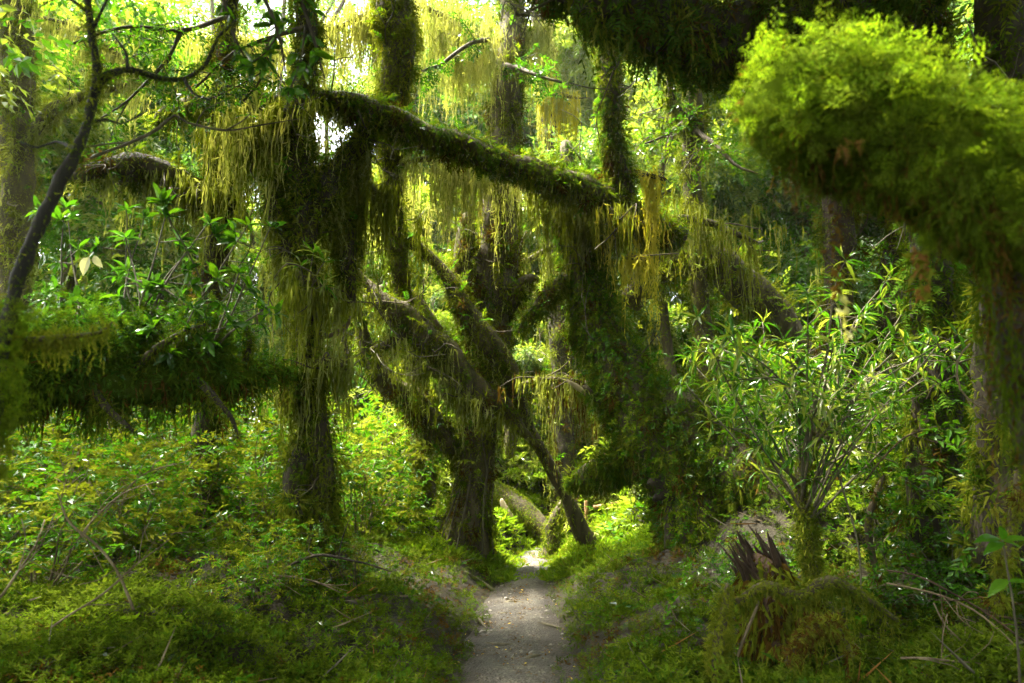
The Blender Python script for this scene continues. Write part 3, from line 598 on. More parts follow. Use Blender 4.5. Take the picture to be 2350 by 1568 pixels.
for pts in (PTS((1560, 1115, 6.6, 22), (1520, 1112, 6.5, 13), (1490, 1102, 6.5, 5)), PTS((1570, 1130, 6.6, 24), (1520, 1135, 6.5, 14), (1500, 1148, 6.5, 6)), PTS((1550, 1080, 6.6, 16), (1505, 1108, 6.5, 9), (1487, 1106, 6.5, 4)), PTS((1560, 1120, 6.6, 34), (1550, 1180, 6.5, 26), (1545, 1260, 6.5, 22))):
    g = G(); Tube(pts, 7, .05, .3, 8).mesh(g); g.build('broken_branch', BARKD, big)
g = G(); Tube(PTS((1350, 905, 6.9, 7), (1325, 888, 6.85, 6), (1302, 873, 6.85, 4)), 7, .03, .45, 14).mesh(g); o = g.build('branch_stub', PALEW, big); o['label'] = 'pale broken branch stub'

T1, t1 = tree('dark_mossy_tree', 'dark thin trunk left of the mossy column with a level limb reaching left',
    PTS((452, 1260, 6.5, 42), (476, 1150, 6.5, 31), (468, 1000, 6.5, 27), (494, 850, 6.5, 25), (482, 700, 6.5, 22), (500, 560, 6.5, 25), (496, 430, 6.5, 28), (516, 320, 6.5, 24), (512, 150, 6.6, 20), (536, -100, 6.7, 16), (535, -300, 6.8, 11)),
    [PTS((500, 485, 6.5, 19), (445, 445, 6.4, 29), (370, 400, 6.2, 35), (290, 392, 6.1, 32), (220, 384, 6, 22), (160, 400, 6, 8)), PTS((500, 450, 6.5, 16), (540, 470, 6.5, 13), (570, 500, 6.6, 6)),
     PTS((470, 1120, 6.5, 13), (520, 1190, 6.4, 10), (545, 1170, 6.3, 5))],
    mats=(m_dark, m_olive, m_brown), coat=1300, bark=BARKD, hangn=70, hL=(.08, .5), hm=(m_lichg, m_olive), hmats=(0, 1), blobs=[(-3.6, 6.2, 8.6, 1.4), (-2.2, 6.4, 8.6, 1.3), (-5, 5.4, 8.4, 1.6), (-4.6, 3.6, 7.2, 1.7), (-6.5, 6.5, 8.6, 1.7)])
T2, t2 = tree('moss_column_tree', 'crooked trunk wrapped in shaggy yellow green moss nearest left of the path',
    PTS((765, 1335, 6, 58), (726, 1200, 6, 40), (738, 1090, 6, 32), (722, 980, 6, 32), (694, 850, 6, 34), (708, 720, 6, 30), (684, 590, 6, 34), (692, 430, 6, 35), (674, 300, 6, 30), (704, 150, 6.1, 25), (692, -100, 6.2, 21), (705, -280, 6.3, 13)),
    [PTS((705, 500, 6, 21), (745, 430, 6.1, 34), (800, 372, 6.3, 27), (850, 310, 6.4, 21), (880, 270, 6.4, 14)), PTS((690, 640, 6, 19), (640, 560, 5.9, 19), (622, 470, 5.9, 22), (640, 400, 6, 16), (680, 340, 6, 10)),
     PTS((760, 430, 6.2, 16), (790, 500, 6.3, 24), (792, 600, 6.3, 21), (800, 690, 6.3, 10)), PTS((700, 1000, 6, 19), (670, 1090, 5.85, 22), (672, 1140, 5.8, 16), (690, 1180, 5.8, 8))],
    mats=(m_dark, m_olive, m_yel), coat=1600, L=(.035, .09), thick=.08, thr=-.1, bark=BARKD, hangn=130, hL=(.1, .6), hm=(m_lichg, m_olive), hmats=(0, 1), blobs=[(-1.2, 5.4, 8.2, 1.4), (-2.6, 4.4, 7.6, 1.5), (-.9, 3.8, 7.4, 1.4), (-2.4, 2.4, 6.6, 1.6), (-.4, 2.0, 6.6, 1.5)], ferns=90)
g = G(); moss(g, t2[0], 2600, (.04, .11), .9, (0, 1), -.1, 2.5, (HAIR, FRONDS[0]), .09, .0, .55, (.5, -1, .1)); hang(g, t2[4], 260, (.1, .5), (0, 1)); g.build('shaggy_moss', [m_olive, m_yel], T2, kind='stuff')
g = G(); Tube(PTS((728, 774, 5.95, 6), (765, 768, 5.9, 6), (788, 755, 5.9, 6.5), (799, 742, 5.9, 5), (804, 727, 5.9, 2.5)), 8, .03, .45, 14).mesh(g); o = g.build('branch_stub', DEADW, T2); o['label'] = 'pale curved broken branch'
T5, t5 = tree('distant_dark_tree', 'slender dark trunk rising behind the arching bough near the top',
    PTS((1300, 1180, 12, 30), (1290, 900, 12, 26), (1280, 600, 12, 24), (1268, 350, 12, 25), (1262, 200, 12, 24), (1240, 60, 12, 20), (1232, -120, 12, 16)), [], coat=900, dmin=.5, bark=BARKD, blobs=[(1.6, 12.8, 12.3, 1.2)], cmats=(m_leafg, m_leafy))
T7, t7 = tree('tall_mossy_tree', 'mossy dark trunk rising behind the foreground bough at top right, with a drooping dark bough',
    PTS((2150, 1250, 4.7, 60), (2145, 800, 4.6, 48), (2135, 400, 4.5, 42), (2125, 100, 4.5, 42), (2115, -150, 4.6, 40), (2110, -400, 4.8, 30)),
    [PTS((2110, -60, 4.5, 40), (1950, 10, 4.1, 60), (1780, 70, 3.8, 72), (1640, 80, 3.6, 82), (1500, 45, 3.5, 76), (1370, 0, 3.5, 56), (1270, -30, 3.6, 30), (1200, -50, 3.7, 10))],
    mats=(m_dark, m_olive, m_brown), coat=1500, thick=.06, bark=BARKD, ferns=330, fern_m=(m_fern, m_dark), fS=(.07, .16), hangn=150, hL=(.1, .42), hm=(m_dark, m_olive), hmats=(0, 0, 1), blobs=[(2.2, 3.2, 6.8, 1.5), (3.6, 5, 8, 1.6), (.8, 3.0, 7, 1.4), (4.6, 3, 7.4, 1.4), (.9, .6, 6, 1.6), (.2, 2.6, 6.6, 1.5), (-.9, .6, 5.9, 1.6), (-1.6, 3.4, 7, 1.5), (2.0, 4.4, 7.4, 1.3)])  # crown clumps over the camera are unseen, added for foreground shade
g = G(); moss(g, t7[0], 1500, (.05, .12), .9, (0, 1), 0, 2.5, (HAIR,), .1, .45, 1, (.8, -.4, 0)); g.build('yellow_moss', [m_olive, m_yel], T7, kind='stuff')
T8, t8 = tree('mossy_corner_tree', 'shaggy mossy trunk cut by the right edge at the top corner',
    PTS((2330, 1300, 3.8, 80), (2320, 700, 3.7, 66), (2312, 300, 3.6, 60), (2305, 50, 3.6, 58), (2300, -200, 3.7, 50), (2300, -500, 3.9, 40)), [],
    mats=(m_dark, m_olive, m_yel), coat=1500, L=(.03, .08), thick=.08, bark=BARKD, blobs=[(4.4, 1.5, 6.4, 1.4), (5.6, 4.5, 7, 1.5), (2.6, .6, 6.2, 1.5), (3.6, -1.6, 5.6, 1.6), (1.4, -2.4, 5.6, 1.7)])  # unseen clumps above and behind the camera, added to cut the light
T9, t9 = tree('twin_dark_tree', 'dark reddish twin trunk standing behind the lance-leaved shrub',
    PTS((1965, 1330, 6, 70), (1950, 1150, 6, 48), (1938, 980, 6, 40), (1930, 800, 6.1, 36), (1925, 500, 6.2, 32), (1915, 100, 6.3, 30), (1910, -300, 6.5, 24)),
    [PTS((1990, 1300, 6, 50), (2040, 1150, 5.95, 38), (2030, 980, 5.95, 34), (2050, 800, 6, 30), (2060, 400, 6.1, 28), (2060, -100, 6.2, 24))], coat=1500, dmin=.5, bark=BARKX, mats=(m_dark, m_olive, m_brown), blobs=[(3.6, 7, 8.8, 1.5), (2.4, 4.5, 7.6, 1.4), (3.4, 4.3, 7.0, 1.5), (4.6, 4.4, 7.6, 1.6), (5, 6.4, 8.6, 1.5), (1.6, 4.2, 7.4, 1.3)])  # nearer unseen clumps added to darken the right bank
T10, t10 = tree('thin_draped_tree', 'thin trunk hung with moss below the dark drooping bough',
    PTS((1640, 1000, 8.2, 24), (1610, 700, 8.2, 20), (1590, 420, 8.2, 22), (1592, 250, 8.2, 22), (1575, 60, 8.2, 18), (1570, -200, 8.3, 14)), [PTS((1592, 300, 8.2, 12), (1540, 230, 8.1, 9), (1530, 150, 8.1, 5))], coat=1400, mats=(m_olive, m_green, m_yel), hangn=100, hL=(.1, .5), blobs=[(2.4, 9.6, 9.6, 1.3), (3.8, 9, 9.4, 1.3)], cmats=(m_leafg, m_leafy))
T11, t11 = tree('yellow_mossed_tree', 'hanging stem thick with golden moss at the top left of the arching bough',
    PTS((985, 1230, 9.8, 26), (960, 900, 9.4, 22), (915, 600, 8.4, 20), (900, 430, 7.6, 22), (905, 250, 7.3, 30), (915, 120, 7.2, 38), (905, 0, 7.2, 40), (900, -200, 7.3, 30)), [], mats=(m_olive, m_green, m_yel), coat=1900, dmin=.6, L=(.03, .08), thick=.06, blobs=[(-1.4, 6.9, 9.2, 1.2), (-2.4, 7.2, 9.4, 1.2)], cmats=(m_leafg, m_leafy))
g = G(); moss(g, t11[0], 3200, (.05, .11), .9, (0, 1), -.2, 2.5, (HAIR, FRONDS[1]), .12, .5, 1, dmin=.7); hang(g, t11[0], 10, (.2, .6), (2,))
P = np.array([at(px, py, 7.15) for px, py in zip(U(880, 945, 60), U(120, 240, 60))]); strands(g, P, U(.3, .8, 60), mats=rng.choice([1, 2], 60)); g.build('golden_moss', [m_olive, m_yel, m_lichy], T11, kind='stuff')
TL, tl_ = tree('mossy_left_edge_tree', 'pale mossy trunk with leafy sprays at the top left edge', PTS((20, 1250, 8.6, 40), (30, 700, 8.6, 34), (40, 300, 8.6, 32), (35, 0, 8.6, 30), (30, -250, 8.7, 24)), [PTS((40, 330, 8.6, 16), (120, 250, 8.4, 12), (220, 215, 8.3, 8), (330, 180, 8.2, 4))], mats=(m_olive, m_yel, m_lichg), coat=1500, dmin=.5, hangn=60, blobs=[(-6.4, 8.6, 8.2, 1.3), (-7.5, 7.8, 6, 1.4), (-5.2, 9.6, 9.2, 1.1), (-6, 2, 6.4, 1.7), (-4, .4, 5.8, 1.8), (-2, -1.4, 5.6, 1.8)], cmats=(m_leafg, m_leafy))  # low clumps far from this trunk are unseen shade over the camera

# ------------------------------------------------------------------ far wood and the trees behind the clearing
def cloud(n, xf, yf, z0, z1, sd, per):
    c = np.stack([xf(n), yf(n), U(z0, z1, n)], 1); P = np.repeat(c, per, 0); return P + N(len(P)) * sd * [1, 1, .6]
g = G()
nC = 880; y = U(21, 33, nC); x = U(-1, 1, nC) * (y * .85 + 2); z = U(0, 1, nC) ** .8 * (3 + y * .8)
yt = U(20, 30, 420); c = np.vstack([np.stack([x, y, z], 1), np.stack([U(-1, 1, 420) * (yt * .85 + 2), yt, yt * U(.38, .92, 420)], 1)]); c = c[~((np.abs(c[:, 0] - .073 * c[:, 1]) < .045 * c[:, 1]) & (c[:, 2] > .53 * c[:, 1] + 1.5))]
c = c[~((np.abs(c[:, 0] + .68 * c[:, 1]) < .055 * c[:, 1]) & (c[:, 2] > .46 * c[:, 1] + 1.5))]
P = np.repeat(c, 28, 0) + N(len(c) * 28) * [.85, .85, .5]; n = len(P)
scatter(g, SPRIGS, P, N(n) * [1, 1, .5] + [0, -.2, -.35], [0, 0, 1.] + .5 * N(n), U(.42, .7, n), np.repeat(rng.choice(3, len(c), p=[.25, .35, .4]), 28))
for q in range(46):
    y0 = U(20, 32); x0 = U(-1, 1) * y0 * .8; h0 = gz(x0, y0); Tube([(x0, y0, h0 - .2, .2), (x0 + U(-.5, .5), y0, h0 + 5, .16), (x0 + U(-1.5, 1.5), y0, h0 + 11, .1), (x0 + U(-2, 2), y0, h0 + 17, .05)], 6, 1).mesh(g, 3)
a = U(0, 6.283, 5000); r = U(7, 15, 5000); P = np.stack([np.cos(a) * r, np.sin(a) * r, U(0, 1, 5000) * 13], 1); P = P[(P[:, 1] < 3) | (np.abs(P[:, 0]) > 1.0 * P[:, 1] + 2.5)]; n = len(P)  # unseen sprig ring beside and behind the camera, added to block low sky light
scatter(g, SPRIGS, P, N(n) + [0, 0, -.3], [0, 0, 1.] + .5 * N(n), U(.7, 1.3, n), rng.choice(2, n))
tag(g.build('forest', [m_leafg, m_leafy, m_far, BARK]), 'dense green wood closing in all round behind the nearer trees', None, None, 'stuff')

def wood_tree(seed, H, mats, label, S=(.32, .5), dens=.55):
    r = np.random.default_rng(seed); root = thing('woodland_tree', (0, 0, 0), label, 'tree', 'trees in the bright wood behind the clearing')
    w = [(0, 0, -.3, .16)] + [(r.normal(0, .12) * i, r.normal(0, .1) * i, H * i / 5, .14 * (1 - .15 * i)) for i in range(1, 6)]
    T = Tube(w, 8, .3, .25, 2, .1); g = G(); T.mesh(g); g.build('trunk', BARK, root)
    g = G(); moss(g, T, 2200, (.06, .14), .6, (0, 1), 0, 2, (HAIR,), .06); g.build('moss_coat', [m_olive, m_green], root, kind='stuff')
    g2 = G(); bl = []
    for k in range(7):
        h = H * (.18 + .8 * k / 7) * r.uniform(.9, 1.1); a = k * 2.4 + seed; R = r.uniform(1.1, 1.9); b0 = np.array([np.interp(h, [q[2] for q in w], [q[0] for q in w]), np.interp(h, [q[2] for q in w], [q[1] for q in w]), h])
        e = b0 + np.array([math.cos(a) * R, math.sin(a) * R, r.uniform(-.2, .7)]); m_ = (b0 + e) / 2 + [0, 0, .25]
        t = Tube([(*b0, .05), (*m_, .035), (*e, .012)], 6, .15, .3, 4, .08); g = G(); t.mesh(g); g.build('limb', BARK, root); hang(g2, t, 46, (.25, 1.2), (0, 1), seg=.09, w=1.0)
        bl.append((*e, r.uniform(.7, 1.1))); bl.append((*(b0 * .4 + e * .6 + [0, 0, .3]), r.uniform(.5, .9)))
    g2.build('hanging_lichen', [m_lich, m_lichg], root, kind='stuff')
    g = G(); crown(g, bl, dens, S, SPRIGS, (0, 1), False, .35, .30); g.build('crown', mats, root, kind='stuff')
    return root
LBL = ['sunlit small-leaved tree with hanging lichen, left of the central trunk', 'sunlit small-leaved tree with hanging lichen, in the gap round the central trunk', 'green small-leaved tree with hanging lichen, right of the giant leaning trunk']
protos = [wood_tree(s_, H_, ms_, LBL[0]) for s_, H_, ms_ in ((1, 9, (m_leafg, m_leafy)), (2, 11, (m_leafy, m_far)), (3, 8, (m_leafg, m_far)), (4, 12, (m_leafy, m_ferny)))]
spots = [(40, 13), (120, 17), (330, 12.5, .7), (230, 18.5), (430, 19), (560, 14, .5), (640, 18.5, .7), (760, 16, .5), (840, 19.5, .8), (930, 19.5, .9), (1010, 20, 1.4), (1100, 19.5, 1.3), (1200, 21, 1.25), (1560, 20, 1.4), (960, 23, 1.6), (1270, 19.5), (1340, 20.5), (1430, 18, .7), (1520, 14, .5), (1600, 18, .8), (1690, 13, .6), (1790, 16), (1880, 12.5), (1990, 15), (2130, 12), (2250, 14), (2340, 11), (260, 20), (1750, 20), (2080, 19), (905, 14.2, .5), (980, 15.6, .58), (1045, 14.4, .45), (1205, 15, .52), (1285, 14, .45), (800, 13.2, .5), (1365, 15, .55), (1455, 13.2, .46), (1130, 16, .6), (700, 14, .5), (120, 11.0, .95), (1560, 11.6, .8), (330, 15.5, .9), (1640, 15.5), (950, 12.6, .3), (1240, 12.8, .3), (860, 12.2, .32), (1010, 11.8, .28), (1160, 13.4, .42)]
used = [False] * 4
for i_, (px, Y, *sc_) in enumerate(spots):
    k_ = i_ % 4; o = protos[k_] if not used[k_] else copy_tree(protos[k_]); used[k_] = True
    p = at(px, 1000, Y); o.location = (p[0], Y, gz(p[0], Y)); s_ = U(.85, 1.15) * (sc_[0] if sc_ else 1); o.scale = (s_, s_, s_ * U(.95, 1.15)); o.rotation_euler = (0, 0, U(0, 6.28))
    o['label'] = LBL[0] if px < 900 else LBL[1] if px < 1400 else LBL[2]; o['group'] = ['trees in the wood on the left', 'trees round the central gap', 'trees in the wood on the right'][0 if px < 900 else 1 if px < 1400 else 2]
    ORG[o.name] = np.array(o.location)

# shrubs of the understorey
def shrub(kind, seed, label):
    root = thing('shrub', (0, 0, 0), label, 'shrub', 'x'); g = G(); g2 = G()
    tips = twigs(g, [(U(-.15, .15), U(-.15, .15), -.05) for _ in range(4)], 9, 1.0, .012, .55, .9, 4, 0, 4); g.build('stems', BARKG if kind else DEADW, root)
    P = np.array([t[0] for t in tips]); 
    if kind == 0: P = np.repeat(P, 7, 0) + N(len(P) * 7) * .14; n = len(P); scatter(g2, SPRIGS, P, N(n) * [1, 1, .4] + [0, 0, .1], [0, 0, 1.] + .4 * N(n), U(.16, .28, n), rng.choice(2, n)); ms = [m_olive, m_leafg]
    elif kind == 1: P = np.repeat(P, 6, 0) + N(len(P) * 6) * .12; n = len(P); scatter(g2, SPRIGS_L, P, N(n) * [1, 1, .4] + [0, 0, .15], [0, 0, 1.] + .4 * N(n), U(.2, .34, n), rng.choice(2, n)); ms = [m_leafy, m_ferny]
    elif kind == 2: P = np.repeat(P, 7, 0) + N(len(P) * 7) * .13; n = len(P); scatter(g2, SPRIGS, P, N(n) * [1, 1, .4] + [0, 0, -.1], [0, 0, 1.] + .4 * N(n), U(.14, .24, n), rng.choice(2, n)); ms = [m_leafd, m_leafg]
    g2.build('leaves', ms, root, kind='stuff'); return root
SL = ['small-leaved green shrub in the thicket left of the mossy column', 'bright yellow green shrub in the sunlit clearing', 'dark small-leaved shrub in the shade on the right']
sp = {2: [(1790, 1060, 6.9, .8), (2120, 1130, 5.6, 1.0), (2230, 1180, 5.0, 1.0), (2320, 1130, 5.5, 1.1), (1700, 1200, 5.0, .4), (2150, 1280, 4.4, .6), (2200, 900, 6.5, 1.2), (1700, 800, 8.0, 1.3), (2330, 1350, 4.2, .7), (1820, 1000, 7, 1.2), (2080, 1020, 7, 1.2), (2290, 950, 7.5, 1.4)],
      0: [(660, 1290, 5.3, .42), (815, 1310, 5.7, .4), (600, 1300, 5.0, .36), (40, 1150, 6.2, 1.1), (130, 1080, 7, 1.2), (220, 1180, 6.2, 1.0), (330, 1150, 7, 1.1), (400, 1020, 8.5, 1.4), (90, 1250, 5, .8), (300, 1250, 5.4, .7), (580, 1150, 7.2, 1.0), (540, 1040, 8.5, 1.3), (620, 1230, 6.6, .7), (830, 1180, 8, .9), (820, 1050, 9, 1.2), (180, 980, 8.5, 1.4), (420, 1230, 6, .8), (10, 980, 7.5, 1.3), (480, 1130, 8, 1.2), (640, 1000, 9.5, 1.4)],
      1: [(2130, 930, 5.6, 1.0), (2010, 1130, 5.2, .8), (1800, 930, 7.4, .9), (2240, 1010, 5.4, .9), (900, 1150, 10.5, 1.0), (960, 1080, 11.5, 1.2), (1150, 1060, 12.5, 1.3), (1200, 1140, 13, 1.0), (1270, 1080, 12.5, 1.2), (1420, 1120, 11.5, 1.2), (1480, 1180, 10, .9), (1330, 1040, 13.5, 1.4), (1450, 1040, 12.5, 1.3), (860, 1030, 12, 1.3), (1040, 1020, 13, 1.3), (1390, 1180, 12.5, .9), (780, 1100, 10, 1.0), (930, 960, 14, 1.6), (1240, 980, 15, 1.6), (1100, 950, 15, 1.6)]}
GN = ['shrubs in the thicket on the left', 'bright narrow-leaved shrubs', 'dark shrubs on the right']
for kd in (0, 1, 2):
    ps = [shrub(kd, q, SL[kd]) for q in range(3)]
    for i_, (px, py, Y, sc) in enumerate(sp[kd]):
        o = ps[i_] if i_ < 3 else copy_tree(ps[i_ % 3]); p = at(px, py, Y); o.location = (p[0], p[1], gz(p[0], p[1]))
        o.scale = (sc, sc, sc * U(.9, 1.2)); o.rotation_euler = (0, 0, U(0, 6.28)); o['group'] = GN[kd]; o['label'] = SL[kd]; ORG[o.name] = np.array(o.location)

# ------------------------------------------------------------------ beard lichen hanging from thin boughs
def lichen(label, branch, n, L, m, w=.55, seg=.07, spread=.12, sway=.13, lo=0.0, hi=1.0):
    t = Tube(branch, 6, .08, .3, 6, .03); root = thing('hanging_lichen', branch[0][:3], label, 'lichen', 'beard lichen curtains')
    g = G(); t.mesh(g); moss(g, t, int(900 * t.len.sum()), (.03, .07), .6, (1, 2), 0, 3, (HAIR,), .04); bo_ = g.build('bough', [BARK] + list(m[:2] if len(m) > 1 else [m[0], m[0]]), root)
    tt = [t]
    for q in range(7 if n > 100 else 1):
        i = int(t.n * U(max(lo, .1), hi) * .98); p = t.C[i]; d = nrm(N(1)[0] * [1, 1, .55] + t.T[i] * .4); l = U(.25, .75) * (1 if n > 100 else .4)
        t2 = Tube([(*p, .010), (*(p + d * l * .4 + .04 * N(1)[0]), .008), (*(p + d * l * .75 + .05 * N(1)[0]), .006), (*(p + d * l - [0, 0, .05]), .003)], 4, .08, .2, 8, .02); g = G(); t2.mesh(g); g.build('side_twig', BARK, bo_); tt.append(t2)
    g = G(); P = np.concatenate([t.sample(int(n * 1.15), lo, hi)[0]] + [q.sample(int(n * .11))[0] for q in tt[1:]]); n = len(P); P = P + N(n) * spread * [1, 1, .5]
    ncl = max(3, n // 13); cp = P[rng.integers(0, n, ncl)] + N(ncl) * .03; ci = rng.integers(0, ncl, n); cL = (L[0] * .5 + (L[1] - L[0] * .5) * U(0, 1, ncl) ** 1.5) * 1.6; o = N(n) * [.045, .045, .02]; off = np.linalg.norm(o[:, :2], axis=1); lone = U(0, 1, n) < .25
    Pn = np.where(lone[:, None], P, cp[ci] + o); Ln = np.where(lone, (L[0] * .4 + L[1] * .5 * U(0, 1, n) ** 2), cL[ci] * np.clip(1.1 - off / .13, .15, 1) * U(.55, 1, n)); strands(g, Pn, Ln, seg, w, sway, np.where(U(0, 1, n) < .6, (ci % len(m)), rng.integers(0, len(m), n)), .25); g.build('strands', m, root, kind='stuff'); return root
lichen('pale yellow lichen curtain below the top centre, in front of the sky', PTS((1268, 60, 9.6, 10), (1200, 80, 9.4, 8), (1120, 110, 9.2, 6), (1035, 150, 9.0, 4)), 528, (.4, 1.5), [m_lich, m_lichg])
lichen('short pale lichen tuft just right of the largest pale curtain', PTS((1262, 190, 9.7, 8), (1285, 215, 9.4, 6), (1320, 225, 9.2, 3)), 192, (.3, 1.0), [m_lich, m_lichy])
lichen('greyish green lichen veil left of the golden mossed stem', PTS((900, 10, 8, 8), (840, 30, 7.8, 7), (780, 60, 7.7, 5), (730, 70, 7.6, 3)), 320, (.3, 1.2), [m_lichg, m_lich])
lichen('bright golden lichen hanging in a long tassel right of the giant trunk', PTS((1470, 400, 6.7, 6), (1500, 405, 6.6, 6), (1530, 412, 6.55, 4)), 34, (.9, 1.6), [m_lichy], .9, .05, .03, .2, .1, .9)
lichen('small golden lichen wisp left of the long golden tassel', PTS((1440, 590, 6.7, 7), (1470, 595, 6.6, 5), (1490, 600, 6.6, 3)), 38, (.3, .6), [m_lichy], 1, .05, .03, .25)
lichen('wide olive lichen curtain under the left end of the arching bough', PTS((690, 270, 6.1, 9), (620, 285, 6.0, 8), (550, 300, 6.0, 6), (500, 320, 6.0, 4)), 672, (.2, 1.0), [m_lichg, m_olive, m_lich], spread=.13)
lichen('long olive yellow lichen drape beside the mossy column', PTS((740, 400, 6.5, 12), (790, 410, 6.4, 12), (850, 430, 6.4, 8), (890, 460, 6.4, 4)), 430, (.4, 1.5), [m_lichg, m_olive, m_yel], spread=.13)
lichen('pale lichen fringe under the middle of the arching bough', PTS((1140, 380, 7.4, 10), (1060, 370, 7.4, 9), (980, 365, 7.4, 8), (910, 380, 7.4, 4)), 340, (.3, 1.0), [m_lichg, m_lich], spread=.13)
lichen('olive lichen fringe over the middle of the giant trunk', PTS((1220, 430, 7.2, 9), (1290, 450, 7.2, 9), (1360, 470, 7.1, 8), (1440, 500, 7.0, 5)), 528, (.2, .8), [m_lichg, m_olive, m_yel], spread=.13)
lichen('dull lichen veil between the arch and the upright trunk', PTS((1140, 640, 9.4, 8), (1210, 600, 9.3, 7), (1270, 560, 9.2, 5)), 140, (.3, 1.1), [m_lichg, m_olive])
lichen('thin lichen veil low over the clearing left of the upright trunk', PTS((860, 700, 8.3, 9), (930, 740, 8.2, 8), (1000, 800, 8.1, 6)), 110, (.2, .8), [m_lichg, m_olive])
lichen('hanging brown and green moss right of the leaning slim trunk', PTS((1400, 900, 7.6, 12), (1330, 880, 7.6, 9), (1260, 870, 7.7, 7), (1200, 880, 7.8, 3)), 240, (.2, .8), [m_lichg, m_olive, m_brown], spread=.14)
lichen('lichen veil hanging near the tall trunks at top right', PTS((1960, 10, 6, 10), (1880, 20, 6, 9), (1780, 0, 6.1, 6), (1700, -10, 6.1, 4)), 320, (.2, .8), [m_lichg, m_olive])
lichen('fine lichen veil at the top left against the sky', PTS((330, 180, 8.2, 8), (250, 110, 8.2, 6), (170, 60, 8.2, 4), (100, 40, 8.2, 3)), 352, (.15, .7), [m_lichg, m_lich])
lichen('yellowish moss veil right of the giant trunk top', PTS((1480, 520, 7.6, 12), (1560, 500, 7.7, 10), (1650, 520, 7.8, 8), (1740, 560, 7.9, 4)), 260, (.15, .9), [m_yel, m_olive, m_lichg], spread=.3)

lichen('broad pale lichen veil high in the gap left of the upright trunk', PTS((1130, 120, 8.9, 9), (1060, 60, 8.8, 8), (980, 20, 8.8, 6), (930, 0, 8.8, 4)), 420, (.3, 1.3), [m_lich, m_lichg], spread=.2)
lichen('greenish lichen hanging in the bright gap between golden stem and arch', PTS((940, 470, 9.3, 9), (900, 440, 9.2, 8), (850, 450, 9.2, 6)), 260, (.3, 1.2), [m_lich, m_lichg], spread=.16)
lichen('pale lichen wisps behind the mossy column near the arch end', PTS((700, 150, 7.5, 9), (620, 110, 7.4, 8), (540, 110, 7.4, 6), (470, 140, 7.4, 4)), 420, (.2, 1.0), [m_lichg, m_lich], spread=.2)
lichen('dull green lichen hanging from the limb of the dark thin trunk', PTS((500, 430, 6.3, 9), (430, 425, 6.2, 8), (340, 410, 6.2, 6), (250, 410, 6.1, 4)), 260, (.15, .6), [m_lichg, m_olive], spread=.1)
lichen('shaggy olive moss hanging in front of the lower mossy column', PTS((660, 600, 5.75, 8), (690, 640, 5.7, 8), (730, 650, 5.7, 7), (770, 690, 5.75, 4)), 130, (.2, .9), [m_olive, m_lichg, m_yel], spread=.1)
lichen('ragged moss drape right of the lower mossy column', PTS((720, 840, 5.9, 8), (760, 830, 5.8, 8), (805, 860, 5.8, 5)), 110, (.2, .8), [m_olive, m_lichg], spread=.1)
lichen('ragged moss drape left of the lower mossy column', PTS((700, 900, 5.9, 8), (665, 890, 5.8, 8), (630, 915, 5.8, 5)), 90, (.2, .7), [m_olive, m_lichg], spread=.1)
lichen('short olive lichen under the slim trunk fork', PTS((1130, 960, 8.2, 9), (1060, 905, 8.1, 8), (980, 840, 8.0, 6)), 260, (.1, .5), [m_olive, m_lichg], spread=.1)
lichen('golden green moss hanging below the right end of the arch', PTS((1400, 480, 6.7, 9), (1440, 500, 6.7, 8), (1500, 520, 6.7, 6)), 170, (.15, .6), [m_yel, m_olive, m_lichy], spread=.1)

def leafbough(label, ends, n, S, m, r0=7):
    root = thing('leafy_spray', ends[0][0][:3], label, 'bough', 'leafy boughs in the canopy'); g2 = G()
    for pts in ends:
        t = Tube(pts, 5, .08, .3, 9, .03); g = G(); t.mesh(g); g.build('twig', BARK, root); tt = [t]
        for q in range(5):
            i = int(t.n * U(.2, .95)); p = t.C[i]; d = nrm(N(1)[0] * [1, .8, .6] + t.T[i] * .6); l = U(.25, .7); t2 = Tube([(*p, .007), (*(p + d * l * .5 + .05 * N(1)[0]), .005), (*(p + d * l - [0, 0, .06]), .002)], 4, .08, .2, 8, .03); g = G(); t2.mesh(g); g.build('twig', BARK, root); tt.append(t2)
        P = np.concatenate([q.sample(int(n / len(ends) / len(tt)), .15)[0] for q in tt]); P = P + N(len(P)) * .05; k_ = len(P); scatter(g2, SPRIGS, P, N(k_) * [1, 1, .5] + [0, 0, -.25], [0, 0, 1.] + .5 * N(k_), U(S[0], S[1], k_), rng.integers(0, len(m), k_)); strands(g2, P[::6], U(.05, .3, len(P[::6])), .05, .6, .2, len(m))
    g2.build('leaves', list(m) + [m_lichg], root, kind='stuff')
leafbough('dark small-leaved bough behind the black sapling at the top left', [PTS((520, 40, 6.4, 6), (420, 70, 5.8, 5), (300, 60, 5.4, 4), (170, 100, 5.2, 3)), PTS((420, 70, 5.8, 5), (360, 160, 5.5, 4), (290, 230, 5.3, 3), (230, 270, 5.2, 2))], 170, (.12, .2), [m_leafd, m_leafg])
leafbough('green leafy bough over the left end of the arching bough', [PTS((690, 60, 6.0, 6), (620, 90, 5.6, 5), (540, 120, 5.4, 4), (450, 200, 5.3, 2)), PTS((620, 90, 5.6, 4), (600, 180, 5.4, 3), (560, 230, 5.4, 2))], 130, (.11, .18), [m_leafd, m_leafg])
leafbough('green leafy bough in front of the pale lichen at the top centre', [PTS((1150, 90, 8.8, 7), (1080, 100, 8.2, 5), (1010, 150, 8.0, 4), (950, 170, 8.0, 2)), PTS((1160, 150, 8.9, 6), (1220, 170, 8.3, 5), (1290, 190, 8.2, 3))], 150, (.13, .22), [m_leafg, m_leafd])
